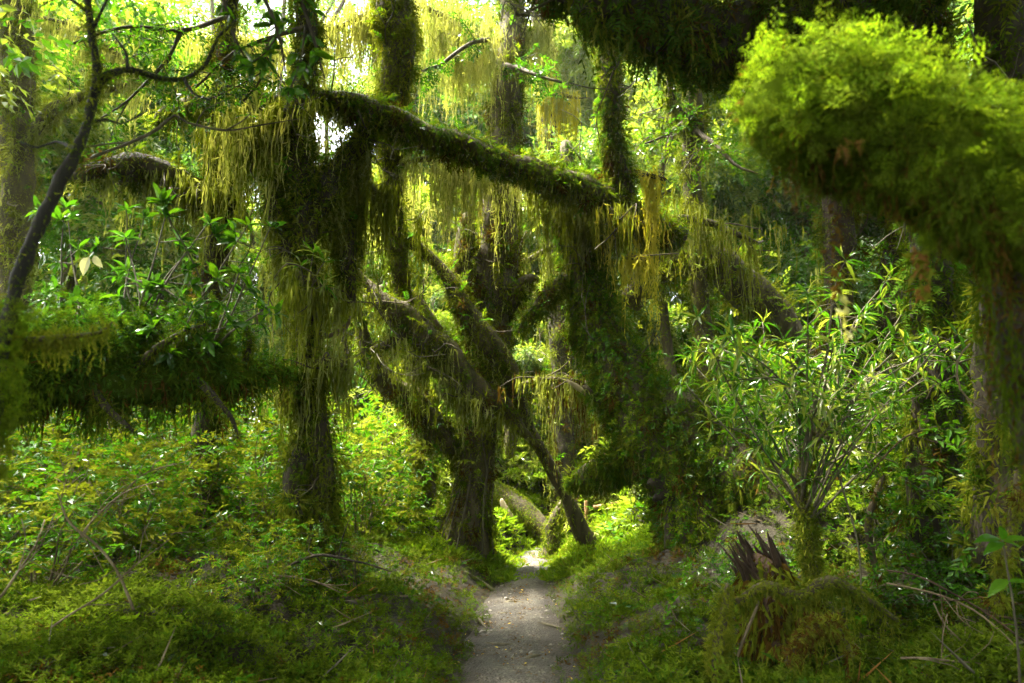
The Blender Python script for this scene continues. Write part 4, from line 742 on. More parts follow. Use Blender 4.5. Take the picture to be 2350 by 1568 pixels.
leafbough('leafy bough between the dark drooping bough and the golden lichen', [PTS((1592, 300, 8.1, 7), (1640, 330, 7.6, 5), (1690, 380, 7.3, 4), (1740, 400, 7.2, 2)), PTS((1592, 260, 8.1, 6), (1530, 310, 7.7, 4), (1480, 330, 7.6, 2))], 140, (.12, .2), [m_leafg, m_fernb])
leafbough('leafy bough above the foreground bough at the top right', [PTS((1915, 60, 6.2, 7), (1860, 40, 5.8, 5), (1790, 60, 5.6, 4), (1720, 30, 5.6, 2)), PTS((1915, 20, 6.2, 6), (1980, 40, 5.8, 4), (2040, 80, 5.6, 2))], 140, (.12, .2), [m_leafd, m_leafg])

# ------------------------------------------------------------------ clearing details
def box_post(name, label, p0, p1, w, cat):
    g = G(); t = Tube([(*p0, w), (*((np.array(p0) * .5 + np.array(p1) * .5) + [.004, 0, 0]), w * .97), (*p1, w * .9)], 4, .2, .12, 9); t.mesh(g); o = g.build(name, STAKE, None, p0); return tag(o, label, cat)
for px, lab, pt, pb, w in ((1345, 'orange brown wooden stake just right of the slim leaning trunk', 1150, 1240, 4.5), (1427, 'grey weathered wooden stake standing further right in the clearing', 1160, 1250, 4.0)):
    p = at(px, pb, 11.4); p1 = at(px, pt, 11.4); o = box_post('wooden_stake', lab, (p[0], p[1], gz(p[0], p[1]) - .1), p1, w * 11.4 / FPX, 'stake'); o['group'] = 'wooden stakes in the clearing'
o.data.materials[0] = DEADW
box_post('wooden_rail', 'pale broken rail sloping between the two wooden stakes', at(1362, 1165, 11.5), at(1480, 1144, 11.3), .035, 'rail')
def log(name, label, pts, mats, n, cat='log', L=(.04, .09), thick=.06, bark=None, hangn=0):
    t = Tube(pts, 10, .1, .25, 4, .03); root = thing(name, pts[0][:3], label, cat); g = G(); t.mesh(g); g.build('trunk', bark or BARK, root); g = G(); moss(g, t, n, L, .6, tuple(range(len(mats))), 0, 2.5, (HAIR,), thick); g.build('moss_coat', mats, root, kind='stuff')
    if hangn: g = G(); hang(g, t, hangn, (.1, .5), (0, 1)); g.build('hanging_moss', mats[:2], root, kind='stuff')
    return root, t
log('fallen_log', 'mossy fallen log sloping down behind the upright trunk', PTS((1090, 1115, 11.4, 24), (1150, 1140, 11.2, 26), (1210, 1180, 11, 26), (1260, 1230, 10.8, 20)), [m_fernb, m_yel, m_ferny], 9000, hangn=150)
o = log('grey_snag', 'small bleached snag poking from the moss behind the upright trunk', PTS((1176, 1200, 10.9, 11), (1165, 1178, 10.9, 10), (1155, 1158, 10.9, 7), (1150, 1145, 10.9, 3)), [m_olive], 40, 'snag', bark=PALEW)
sk, tk2 = log('mossy_stump', 'shaggy mossy stump just left of the slim leaning trunk', PTS((1250, 1300, 9.8, 26), (1268, 1250, 9.8, 15), (1262, 1215, 9.8, 13), (1284, 1170, 9.8, 11), (1290, 1150, 9.8, 5)), [m_olive, m_green, m_dark], 700, 'stump', hangn=60)
g = G(); bulges(g, tk2, 26, (.04, .13), 50, (.03, .08), (0, 1, 2)); g.build('moss_clumps', [m_olive, m_green, m_dark], sk, kind='stuff')
log('hanging_snag', 'short mossy bough end hanging in the gap right of the trunk', PTS((1180, 880, 10.6, 8), (1175, 960, 10.5, 15), (1170, 1010, 10.5, 16), (1165, 1050, 10.5, 7)), [m_olive, m_green], 900, 'bough')
log('curved_mossy_bough', 'thin mossy bough curving in the bright gap left of trunk', PTS((840, 690, 9.2, 12), (900, 660, 9.2, 12), (960, 690, 9.3, 10), (1010, 760, 9.3, 6)), [m_olive, m_green], 700, 'bough', hangn=60)
bk, tk = log('moss_draped_bank', 'yellow mossed sloping trunk behind the golden lichen tassel', PTS((1440, 700, 8.6, 30), (1530, 600, 8.5, 40), (1620, 600, 8.4, 44), (1700, 650, 8.4, 46), (1790, 740, 8.4, 40), (1860, 860, 8.4, 30), (1920, 1010, 8.4, 26)), [m_olive, m_yel, m_green], 6000, 'trunk', (.04, .09), .1, hangn=120)
g = G(); bulges(g, tk, 70, (.08, .2), 60, (.04, .09), (0, 1, 2)); P, Nr = tk.sample(420); P = P + N(len(P)) * .12; n = len(P); scatter(g, SPRIGS, P, Nr + .5 * N(n), [0, 0, 1.] + .4 * N(n), U(.12, .22, n), rng.choice([3, 4, 1], n)); g.build('perched_plants', [m_olive, m_yel, m_green, m_leafy, m_ferny], bk, kind='stuff')

# ------------------------------------------------------------------ lance-leaved shrub right
LANCE = [tmesh('leaf', T_leafN(.15, .03, c_, 5), m_, False) for c_, m_ in ((.25, m_leafg), (.4, m_leafy), (.55, m_leafy), (.15, m_leafg))]
OVAL = [tmesh('leaf', T_leafN(.36, .04, c_, 5), m_, False) for c_, m_ in ((.15, m_leafg), (.3, m_leafd), (.4, m_leafg), (.25, m_leafd))]
LT = [T_leafN(.15, .03, .35, 3), T_leafN(.15, .03, .5, 3)]; OT = [T_leafN(.36, .04, .2, 3), T_leafN(.36, .04, .35, 3)]
def whorls(root, tips, per, L, meshes, Ts, limit, mats, dsp=.25, near=True, upk=.25):
    P = []; D = []
    for (p, d) in tips:
        d = nrm(np.asarray(d, float)); 
        for k in range(per):
            a = k * 2.4 + U(-.4, .4); u = nrm(np.cross(d, [.2, .3, 1.])); v = np.cross(d, u); P.append(np.asarray(p) - d * U(0, .06) * L * 8 * .2); D.append(u * math.cos(a) + v * math.sin(a) + d * U(.1, 1.0) + [0, 0, upk])
    P = np.array(P); D = np.array(D); o = np.argsort(np.linalg.norm(P - CAM, axis=1)); P, D = P[o], D[o]; n = len(P); UPv = np.array([0, 0, 1.]) + .35 * N(n)
    for i in range(min(limit, n)): piece('leaf', meshes[rng.integers(0, len(meshes))], TRS(P[i], D[i], UPv[i], L * U(.7, 1.15)), root)
    if n > limit: g = G(); scatter(g, Ts, P[limit:], D[limit:], UPv[limit:], L * U(.7, 1.15, n - limit), rng.integers(0, len(mats), n - limit)); g.build('leaves', mats, root, kind='stuff')
lance = thing('lance_leaved_shrub', at(1860, 1350, 4.5), 'bright green lance-leaved shrub fanning out on the right over dark trunks', 'shrub')
stem = Tube(PTS((1868, 1360, 4.5, 15), (1852, 1230, 4.5, 13), (1838, 1110, 4.5, 12), (1862, 1030, 4.5, 11), (1905, 960, 4.5, 9), (1930, 900, 4.55, 6)), 8, .06, .25, 8, .02); g = G(); stem.mesh(g); g.build('stem', BARK, lance)
g = G(); moss(g, stem, 4200, (.02, .05), .6, (0, 1, 2), -.1, 4, (HAIR,), .05, 0, .9, dmin=.5); hang(g, stem, 120, (.04, .25), (1, 0), 0, .7, seg=.03); g.build('moss_coat', [m_green, m_yel, m_olive], lance, kind='stuff')
tips = []
for k in range(58):
    tx, ty = 1900 + U(-1, 1) * 330, 810 + U(-1, 1) * 190; 
    if ((tx - 1900) / 340) ** 2 + ((ty - 790) / 180) ** 2 > 1: ty = 850 + U(-60, 120)
    Y = 4.7 + U(-1, .9); b0 = stem.C[int(stem.n * U(.28, .95))]; e = at(tx, ty, Y); mid = (b0 + e) / 2 + [U(-.08, .08), 0, .08]
    t = Tube([(*b0, .009), (*mid, .006), (*e, .0035)], 4, .06, .1, 6, .02); g = G(); t.mesh(g); tw_ = g.build('twig', BARKG, lance); tips.append((e, e - mid))
    for q in range(4): c_ = t.C[int(t.n * U(.35, .98))]; dd = nrm(N(1)[0] * [1, 1, .5] + [0, 0, .25]); e2 = c_ + dd * U(.08, .24); g = G(); Tube([(*c_, .004), (*(c_ + (e2 - c_) * .5 + [0, 0, .01]), .003), (*e2, .002)], 3, .1).mesh(g); g.build('twiglet', BARKG, tw_); tips.append((e2, dd))
whorls(lance, tips, 8, .135, LANCE, LT, 300, [m_leafg, m_leafg, m_leafy], upk=.02)

# big-leaved shrub on the left
rhod = thing('broad_leaved_shrub', at(330, 900, 4.4), 'dark glossy broad-leaved shrub above the mossy log on the left', 'shrub')
tips = []; g = G(); base = at(330, 900, 4.5)
for k in range(30):
    tx, ty = 385 + U(-1, 1) * 250, 610 + U(-1, 1) * 140; Y = 4.5 + U(-.6, .6); e = at(tx, ty, Y); b0 = base + N(1)[0] * [.25, .15, .05]; mid = (b0 + e) / 2 + N(1)[0] * .08
    t = Tube([(*b0, .012), (*mid, .008), (*e, .004)], 4, .08, .1, 6, .03); t.mesh(g); tips.append((e, nrm(e - mid) + [0, 0, .4]))
    for q in range(2): c_ = t.C[int(t.n * U(.5, .95))]; dd = nrm(N(1)[0] * [1, 1, .4] + [0, 0, .4]); e2 = c_ + dd * U(.1, .22); Tube([(*c_, .004), (*((c_ + e2) / 2), .004), (*e2, .003)], 3, .1).mesh(g); tips.append((e2, dd))
g.build('twigs', BARKG, rhod); whorls(rhod, tips, 8, .115, OVAL, OT, 300, [m_leafd, m_leafg], upk=.1)
dl = thing('dry_leaf', at(195, 610, 3.6), 'single pale dry leaf caught above the mossy log on the left', 'leaf')
piece('blade', tmesh('leaf', T_leafN(.5, .1, .5, 5), m_white, False), TRS(at(205, 590, 3.6), (-.4, -.2, -1), (.2, -1, .2), .11), dl)
piece('blade', tmesh('leaf', T_leafN(.5, .1, .3, 5), m_white, False), TRS(at(215, 588, 3.6), (.6, -.1, -.8), (-.2, -1, .2), .08), dl)
spr = thing('lance_leaved_sprout', at(700, 700, 5.6), 'small lance-leaved sprout growing on the mossy column', 'plant')
tips = []; g = G()
for e_ in ((720, 580), (745, 600), (690, 610), (745, 655)):
    e = at(*e_, 5.5); b0 = at(705, 690, 5.7); Tube([(*b0, .006), (*((b0 + e) / 2 + [0, -.02, .03]), .005), (*e, .003)], 4, .1).mesh(g); tips.append((e, e - b0))
g.build('twigs', BARKG, spr); whorls(spr, tips, 9, .17, LANCE, LT, 300, [m_leafg], upk=.2)
sed = thing('broad_leaved_seedling', at(2310, 1330, 3.0), 'small bright broad-leaved seedling near the right edge', 'plant')
g = G(); e = at(2300, 1235, 2.9); b0 = at(2318, 1420, 3.0); b0[2] = gz(b0[0], b0[1]); Tube([(*b0, .006), (*((b0 + e) / 2 + [.02, 0, 0]), .005), (*e, .003)], 5, .1).mesh(g); g.build('stem', BARKG, sed)
for px, py, qx, qy in ((2300, 1240, 2308, 1195), (2298, 1238, 2245, 1220), (2305, 1240, 2380, 1222), (2300, 1242, 2345, 1245), (2304, 1245, 2262, 1252), (2312, 1330, 2270, 1350), (2314, 1335, 2370, 1325)):
    a_, b_ = at(px, py, 2.9), at(qx, qy, 2.85); piece('leaf', OVAL[2], TRS(a_, b_ - a_, (0, -.5, 1), np.linalg.norm(b_ - a_)), sed)

# ------------------------------------------------------------------ mossy log on the left
llog = thing('shaded_mossy_log', at(200, 860, 4.0), 'thick dark log covered in ferny moss, jutting in from the left edge', 'log')
tlog = Tube(PTS((-300, 900, 3.7, 90), (-100, 865, 3.8, 88), (60, 880, 3.9, 80), (190, 840, 4.05, 82), (310, 868, 4.15, 62), (420, 842, 4.35, 56), (520, 868, 4.6, 34), (610, 852, 5.1, 20), (690, 866, 5.8, 13)), 16, .08, .5, 4.5); g = G(); tlog.mesh(g); g.build('trunk', m_dark, llog)
g = G(); moss(g, tlog, 9000, (.03, .07), .5, (0, 1, 2), .1, 3, (HAIR, FRONDS[2]), .08, dmin=.5); bulges(g, tlog, 110, (.05, .17), 80, (.03, .08), (0, 1, 1), 0, .95); g.build('moss_coat', [m_dark, m_fern, m_brown], llog, kind='stuff')
g = G(); P, Nr = tlog.sample(3600, 0, .85, (0, -.25, .6)); P = P + [0, 0, 1] * U(0, .36, len(P))[:, None] * (np.clip(.5 + fbm(P * 2.2), .1, 1)[:, None]); n = len(P); scatter(g, FRONDS, P, Nr + N(n) * .6, [0, 0, 1.] + .5 * N(n), U(.06, .12, n), rng.choice(2, n)); P, Nr = tlog.sample(1500, 0, .9, (0, -.2, .8)); P = P + [0, 0, 1] * U(0, .5, len(P))[:, None] ** 1.5 * np.clip(.5 + 1.2 * fbm(P * 2 + 3), .1, 1.2)[:, None]; n = len(P); scatter(g, SPRIGS, P, Nr + N(n) * .7, [0, 0, 1.] + .5 * N(n), U(.06, .13, n), 2); g.build('fern_coat', [m_fern, m_dark, m_leafd], llog, kind='stuff')
g = G(); hang(g, tlog, 700, (.04, .42), (0, 0, 1, 2), clump=9, w=.7, sway=.2); g.build('hanging_moss', [m_dark, m_olive, m_brown], llog, kind='stuff')

for pts in (PTS((300, 860, 4.1, 14), (350, 800, 4.0, 10), (420, 760, 4.0, 6), (470, 745, 4.0, 3)), PTS((420, 850, 4.3, 12), (480, 900, 4.2, 9), (530, 960, 4.2, 5), (545, 1010, 4.2, 2)), PTS((200, 860, 4.0, 12), (240, 930, 3.9, 8), (300, 985, 3.9, 4)), PTS((540, 860, 4.7, 10), (570, 800, 4.7, 7), (560, 740, 4.7, 3))):
    t = Tube(pts, 7, .05, .4, 9, .03); g = G(); t.mesh(g); moss(g, t, 700, (.02, .05), .6, (1, 2), 0, 5, (HAIR,), .03, dmin=.4); hang(g, t, 40, (.05, .25), (1, 2), seg=.03, w=.6); g.build('limb', [BARKD, m_dark, m_olive], llog)

# ------------------------------------------------------------------ blurred sapling close on the left
sap = thing('leaning_sapling', at(-20, 1350, 1.7), 'thin dark sapling close to the camera at left, forking near the top', 'sapling')
ts = Tube([(*p_[:3], p_[3] * .62) for p_ in PTS((-90, 1700, 1.7, 30), (-30, 1050, 1.7, 26), (5, 800, 1.7, 24), (55, 630, 1.75, 24), (125, 445, 1.8, 24), (182, 325, 1.85, 19), (212, 225, 1.9, 18), (220, 175, 1.9, 15), (204, 60, 1.9, 12), (200, -80, 1.9, 11), (200, -260, 1.9, 9))], 10, .02, .5, 22, .03); g = G(); ts.mesh(g); g.build('trunk', BARKB, sap)
tb1 = Tube(PTS((222, 190, 1.9, 12), (250, 170, 1.9, 9), (300, 160, 1.95, 7), (360, 178, 2.0, 6), (420, 182, 2.05, 5), (470, 150, 2.1, 5), (500, 90, 2.1, 4), (540, 50, 2.1, 3)), 7, .02, .25, 14, .008); g = G(); tb1.mesh(g); g.build('branch', BARKB, sap)
for pts in (PTS((290, 162, 1.93, 4), (285, 120, 1.95, 3), (255, 80, 1.95, 2)), PTS((207, 80, 1.9, 5), (235, 30, 1.95, 3.5), (262, -20, 2, 2.5), (300, -60, 2, 2)), PTS((205, 40, 1.9, 5), (165, 10, 1.9, 3.5), (130, 5, 1.9, 2), (90, 25, 1.9, 1.5)), PTS((420, 182, 2.05, 4), (440, 215, 2.05, 3), (480, 230, 2.05, 2)), PTS((170, 345, 1.85, 5), (120, 330, 1.9, 3.5), (80, 345, 1.9, 2.5), (40, 330, 1.9, 1.5)), PTS((195, 290, 1.87, 4), (240, 275, 1.9, 3), (275, 285, 1.95, 2), (330, 260, 2, 1.5))):
    g = G(); Tube(pts, 5, .02, .4, 25, .02).mesh(g); g.build('branch', BARKB, sap)
g = G(); moss(g, ts, 4200, (.010, .026), .6, (0, 1), 0, 8, (HAIR,), .02, .1, .97); moss(g, tb1, 700, (.01, .024), .6, (0, 1), 0, 8, (HAIR,), .012); hang(g, tb1, 40, (.02, .09), (1,), seg=.012, w=.5); moss(g, ts, 500, (.03, .06), .5, (2, 3), 0, 8, FRONDS, .05, .28, .5); g.build('moss_coat', [m_dark, m_olive, m_green, m_fernb], sap, kind='stuff')
mt = thing('mossy_twig', at(0, 790, 1.7), 'blurred yellow mossed twig poking in from the left edge above the log', 'twig')
tw = Tube(PTS((-60, 800, 1.7, 9), (40, 782, 1.75, 8), (130, 775, 1.8, 7), (230, 765, 1.9, 4), (260, 740, 1.9, 2)), 6, .02, .2, 10, .01); g = G(); tw.mesh(g); g.build('stem', BARK, mt); g = G(); moss(g, tw, 1300, (.012, .03), .5, (0, 1), 0, 8, (HAIR,), .025); hang(g, tw, 60, (.03, .1), (0,), seg=.015); g.build('moss_coat', [m_yel, m_olive], mt, kind='stuff')

# leafy bough close at the top left
lb = thing('leafy_bough', at(560, -60, 2.1), 'blurred dark leafy bough hanging close at the top left', 'bough'); g = G(); tips = []
for pts in (PTS((560, -120, 2.1, 7), (600, -20, 2.1, 6), (640, 80, 2.1, 4), (655, 170, 2.1, 2)), PTS((640, -120, 2.15, 7), (690, 0, 2.15, 5), (720, 90, 2.15, 4), (745, 180, 2.15, 2)), PTS((480, -120, 2.2, 6), (510, -10, 2.2, 4), (540, 90, 2.2, 3), (580, 160, 2.2, 2)), PTS((640, 80, 2.1, 3), (600, 130, 2.1, 2), (560, 150, 2.1, 2)), PTS((700, 60, 2.15, 3), (690, 140, 2.1, 2), (660, 220, 2.1, 2))):
    t = Tube(pts, 5, .03, .1); t.mesh(g)
    for q in range(6): i = int(t.n * U(.3, .99)); tips.append((t.C[i] + N(1)[0] * .015, t.T[i] + .6 * N(1)[0]))
g.build('twigs', BARKD, lb); whorls(lb, tips, 4, .062, OVAL, OT, 200, [m_leafd], upk=-.1)
bb = thing('bare_branch', at(430, 330, 3.4), 'thin pale bare branch forking in front of the left trunks', 'branch')
for pts in (PTS((210, 365, 3.2, 6), (300, 325, 3.3, 6), (360, 290, 3.4, 6), (400, 262, 3.4, 5), (430, 280, 3.4, 5), (520, 300, 3.4, 4.5), (600, 290, 3.5, 3.5), (690, 275, 3.5, 2)), PTS((520, 300, 3.4, 3.5), (560, 280, 3.4, 3), (580, 262, 3.4, 2)), PTS((450, 286, 3.4, 3), (470, 255, 3.4, 2.5), (520, 235, 3.4, 2)), PTS((300, 325, 3.3, 3.5), (240, 330, 3.3, 3), (160, 345, 3.3, 2))):
    pts = [(*p_[:3], p_[3] * .6) for p_ in pts]; g = G(); Tube(pts, 6, .04, .3, 12, .02).mesh(g); g.build('twig', BARKG, bb)

# ------------------------------------------------------------------ bright mossy bough close at the upper right
nb = thing('foreground_mossy_bough', at(2350, 500, 1.35), 'bright fern-covered bough thrusting in close from the upper right', 'bough')
nt_ = Tube(PTS((1740, 320, 1.62, 70), (1795, 285, 1.58, 120), (1890, 265, 1.55, 138), (2010, 300, 1.5, 138), (2140, 365, 1.45, 130), (2280, 450, 1.4, 125), (2450, 560, 1.36, 130), (2650, 680, 1.3, 130)), 16, .04, .3, 7); g = G(); nt_.mesh(g); g.build('trunk', m_dark, nb)
nd = Tube(PTS((2400, 500, 1.4, 105), (2370, 640, 1.42, 85), (2375, 760, 1.44, 70), (2395, 880, 1.46, 65), (2400, 1010, 1.5, 65), (2430, 1160, 1.5, 60)), 12, .04, .35, 7); g = G(); nd.mesh(g); g.build('limb', BARKD, nb)
FN = [tmesh('frond', T_frond(7, .6, c_, k_ + 3, 1, True), m_, False) for k_, (c_, m_) in enumerate(((.3, m_fernb), (.5, m_ferny), (.4, m_dark), (.6, m_green)))]
P, Nr = nt_.sample(1500, 0, .8, (0, -.6, .55)); P = P + Nr * U(0, .035, len(P))[:, None]; n = len(P); D = Nr * U(.3, 1, n)[:, None] + .55 * N(n) + [0, 0, -.35]
o = np.argsort(-(P[:, 2] - P[:, 1])); 
for i in o[:300]: piece('frond', FN[rng.choice(4, p=[.35, .3, .15, .2])], TRS(P[i], D[i], Nr[i] + .3 * N(1)[0], U(.06, .115)), nb)
g = G(); i = o[300:]; scatter(g, FRONDS2, P[i], D[i], Nr[i] + .3 * N(len(i)), U(.04, .075, len(i)), rng.choice(3, len(i), p=[.3, .55, .15]))
moss(g, nt_, 5000, (.015, .03), .5, (4, 4, 3), .35, 6, (HAIR, FRONDS[1]), .035, dmin=.95); g.build('fern_coat', [m_fernb, m_green, m_ferny, m_brown, m_dark], nb, kind='stuff')  # dark moss under-layer stands in for shaded gaps between the fronds
g = G(); moss(g, nd, 1800, (.015, .035), .9, (0, 1), .1, 6, (HAIR,), .03); hang(g, nt_, 620, (.03, .24), (0, 0, 1, 1), 0, .8, 13, seg=.02, w=.5, sway=.22); hang(g, nd, 140, (.03, .2), (0, 0, 1), 0, 1, 13, seg=.02, w=.5)
P, Nr = nd.sample(170, 0, .8); P = P + Nr * .03; strands(g, P, U(.05, .25, len(P)), .02, .5, .2, rng.choice([0, 0, 0, 1], len(P))); g.build('hanging_moss', [m_dark, m_brown, m_olive, m_green], nb, kind='stuff')
P = np.array([at(px, py, 1.45) for px, py in zip(U(2120, 2200, 110), U(420, 560, 110))]); n = len(P); g = G(); scatter(g, FRONDS2, P, [-.1, -.3, -.6] + .5 * N(n), [0, -1, .5] + .3 * N(n), U(.03, .055, n), 0); g.build('fern_tuft', [m_fernb], nb, kind='stuff')
for (px, py, n, sz, mm) in ((1945, 325, 9, .03, m_dead), (2230, 365, 16, .03, m_dead), (2330, 480, 10, .03, m_dead)):
    for q in range(n): piece('dead_frond', FN[3], TRS(at(px + U(-25, 25), py + U(-22, 22), 1.42 - .03 * (px < 2000)), (U(-.5, .5), -.4, U(-1, .2)), (0, -1, .3), sz * U(.7, 1.2)), nb).data.materials
dfm = tmesh('dead_frond', T_frond(9, .5, .6, 9, 2), m_dead, False)
for o in nb.children:
    if o.name.startswith('dead_frond'): o.data = dfm
ht = thing('hanging_dead_strand', at(1910, 480, 1.5), 'pale brown strand of dead fern hanging under the foreground bough', 'strand')
g = G(); P = np.stack([at(1912 + 26 * (t_ ** 1.4) + 3 * math.sin(9 * t_), 470 + 300 * t_, 1.5) for t_ in np.linspace(0, 1, 70)]) + N(70) * .007; n = len(P); scatter(g, [LEAFW], P, N(n) * [.7, .5, .3] + [0, 0, -.8], N(n), U(.012, .026, n), (np.arange(n) > 46).astype(int)); g.build('strand', [m_brown, m_lich], ht, kind='stuff')
ht2 = thing('hanging_dead_strand', at(2100, 580, 1.45), 'short orange brown strand hanging below the middle of foreground bough', 'strand')
g = G(); P = np.stack([at(2105 + 20 * t_, 570 + 110 * t_, 1.45) for t_ in np.linspace(0, 1, 60)]) + N(60) * .006; n = len(P); scatter(g, [LEAFW], P, N(n) * [.7, .5, .3] + [0, 0, -.8], N(n), U(.016, .03, n), rng.choice(2, n)); g.build('strand', [m_dead, m_yel], ht2, kind='stuff')

# ------------------------------------------------------------------ lower right: rotten stump, mossy roots, twigs
st = thing('rotten_stump', at(1720, 1420, 4.2), 'broken red brown rotten stump leaning among ferns at lower right', 'stump')
b = Tube(PTS((1815, 1460, 4.1, 85), (1775, 1370, 4.15, 60), (1742, 1305, 4.2, 40), (1722, 1275, 4.25, 14)), 16, .04, .55, 12, 0, .2); g = G(); b.mesh(g); bt_ = g.build('trunk', BARKR, st)
for k in range(44):
    j = rng.integers(0, 16); p0 = b.P[int(b.n * U(.5, .85)), j]; e = p0 + (at(1668, 1190, 4.2) - at(1725, 1300, 4.2)) * U(.2, .8) + N(1)[0] * .03; g = G(); Tube([(*p0, U(.008, .022)), (*((p0 + e) / 2 + .008 * N(1)[0]), U(.008, .018)), (*e, .003)], 5, .04, .5, 25).mesh(g); o = g.build('splinter', PALEW if k == 0 else BARKX if k % 3 else BARKR, bt_)
    if k == 0: o['label'] = 'pale grey splinter'
g = G(); P, Nr = b.sample(1900); scatter(g, [LANCE2, HAIR], P + Nr * .01, Nr * .5 + [0, 0, -1] + .35 * N(len(P)), Nr, U(.04, .14, len(P)), rng.integers(0, 2, len(P))); g.build('fibres', [m_brown, m_olive], st, kind='stuff')
def rootlog(name, label, pts, hn, hL, mats=(m_green, m_yel, m_olive), n=1300, cat='root'):
    t = Tube(pts, 8, .05, .3, 9, .03); r = thing(name, pts[0][:3], label, cat); g = G(); t.mesh(g); g.build('wood', BARK, r); g = G(); moss(g, t, n, (.02, .05), .5, (0, 1, 2), 0, 5, (HAIR, FRONDS[0]), .025)
    if hn: hang(g, t, int(hn * .34), hL, (0, 1, 2), clump=11, seg=.03, w=.7); bulges(g, t, 8, (.02, .05), 50, (.02, .05), (0, 1, 2))
    g.build('moss_coat', list(mats), r, kind='stuff'); return r
rootlog('mossy_root', 'level yellow mossed root with moss curtain at lower right', PTS((1690, 1385, 3.9, 8), (1760, 1342, 3.85, 12), (1830, 1366, 3.8, 10), (1900, 1334, 3.8, 13), (1975, 1368, 3.85, 9), (2060, 1425, 3.9, 6)), 420, (.1, .55))
rootlog('mossy_root', 'upright moss tassel standing below the rotten stump', PTS((1668, 1340, 3.9, 6), (1662, 1400, 3.85, 10), (1650, 1480, 3.8, 13), (1640, 1560, 3.75, 10)), 170, (.1, .4), (m_olive, m_yel, m_green))
rootlog('mossy_root', 'brown mossed root hanging at the bottom below the level root', PTS((1800, 1520, 3.5, 6), (1850, 1440, 3.5, 9), (1905, 1425, 3.5, 9), (1950, 1500, 3.45, 6)), 120, (.1, .5), (m_brown, m_olive, m_yel))
rootlog('mossy_root', 'thin mossed stem hanging by the right edge beside the seedling', PTS((2330, 1080, 3.2, 7), (2318, 1180, 3.2, 8), (2300, 1290, 3.2, 9), (2285, 1390, 3.2, 6)), 60, (.05, .2), (m_olive, m_yel, m_brown), 900, 'stem')
rootlog('mossy_sapling', 'crooked mossy stem rising between the twin dark trunk and shrub', PTS((2005, 1320, 4.6, 7), (1990, 1200, 4.6, 8), (2015, 1120, 4.6, 8), (2030, 1090, 4.6, 4)), 90, (.05, .2), (m_olive, m_yel, m_brown), 900, 'stem')
def dry(label, pts, m=DEADW, group='dry twigs', sides=True):
    pts = [(*p_[:3], p_[3] * .6) for p_ in pts]; t = Tube(pts, 6, .05, .2, 12, .03); r = thing('dry_branch', pts[0][:3], label, 'branch', group); g = G(); t.mesh(g); sm_ = g.build('stem', m, r)
    if sides:
        for q in range(6):
            i = int(t.n * U(.25, .95)); d = nrm(t.T[i] * .8 + .7 * N(1)[0]); p = t.C[i]; l = U(.1, .35); g = G(); Tube([(*p, t.R[i] * .5), (*(p + d * l * .5 + .02 * N(1)[0]), t.R[i] * .4), (*(p + d * l), t.R[i] * .2)], 4, .08).mesh(g); g.build('twig', m, sm_)
    return r
dry('red brown bare stem arching down to the lower right corner', PTS((2030, 1300, 3.6, 4), (2130, 1325, 3.5, 4), (2240, 1390, 3.4, 4), (2360, 1470, 3.3, 4)), BARKR)
dry('long grey twig running below the red brown arching stem', PTS((2030, 1335, 3.7, 3.5), (2130, 1355, 3.6, 4), (2230, 1395, 3.5, 4), (2360, 1500, 3.3, 3.5)))
dry('grey twig lying over moss at the bottom right', PTS((2060, 1508, 3.3, 4), (2150, 1515, 3.3, 4), (2240, 1520, 3.3, 3)))
dry('leaning bare twig crossing the dark hollow at lower right', PTS((2140, 1380, 3.5, 3), (2165, 1440, 3.5, 3.5), (2220, 1495, 3.4, 4)))
dry('short pale stick leaning under the rotten stump', PTS((1690, 1510, 3.75, 5), (1715, 1440, 3.8, 6), (1742, 1380, 3.85, 4)), DEADW, sides=False)
dry('long thin bare stems crossing in front of the twin dark trunk', PTS((1850, 985, 4.3, 2.5), (1920, 1010, 4.3, 2.5), (2010, 1040, 4.3, 2.5), (2060, 1060, 4.3, 2)), DEADW)
dry('orange bare stem rising to the right of the twin dark trunk', PTS((1980, 1110, 4.4, 3), (2030, 1045, 4.4, 3), (2090, 995, 4.4, 3), (2150, 978, 4.4, 2)), BARKR)
dry('straight thin stem standing right of the shrub stem', PTS((1980, 1420, 4.2, 4), (1965, 1250, 4.3, 4), (1935, 1130, 4.4, 3.5), (1915, 1030, 4.5, 3)), BARKG)
dry('dark fallen branch lying across the foot of the mossy column', PTS((590, 1340, 5.2, 5), (660, 1300, 5.2, 6), (740, 1275, 5.2, 6), (830, 1290, 5.2, 4), (900, 1310, 5.2, 2)), BARKD)
dry('tangled pale twig at the foot of the mossy column', PTS((560, 1325, 5.0, 3), (640, 1322, 5.0, 3), (720, 1335, 5.0, 3), (780, 1360, 5.0, 2)))
dry('crooked bare branch rising from moss at lower left', PTS((300, 1400, 3.6, 6), (265, 1300, 3.7, 5), (210, 1240, 3.8, 5), (160, 1200, 3.8, 4), (130, 1130, 3.9, 2)))
dry('long pale twig slanting over the moss bank at left', PTS((120, 1440, 3.3, 4), (220, 1370, 3.5, 4), (300, 1300, 3.7, 3.5), (390, 1235, 3.9, 2)))
dry('bare twig fan spreading in the left thicket', PTS((170, 1260, 4.6, 4), (220, 1190, 4.7, 4), (290, 1130, 4.8, 3), (380, 1100, 4.9, 2)))
dry('second bare twig fan deeper in the left thicket', PTS((210, 1240, 5, 4), (260, 1160, 5.1, 3.5), (330, 1090, 5.2, 3), (400, 1060, 5.3, 2)))
dry('blurred slanting twig at the left edge below the log', PTS((-20, 1400, 2.6, 5), (40, 1320, 2.7, 5), (85, 1260, 2.8, 4), (110, 1200, 2.9, 3)))
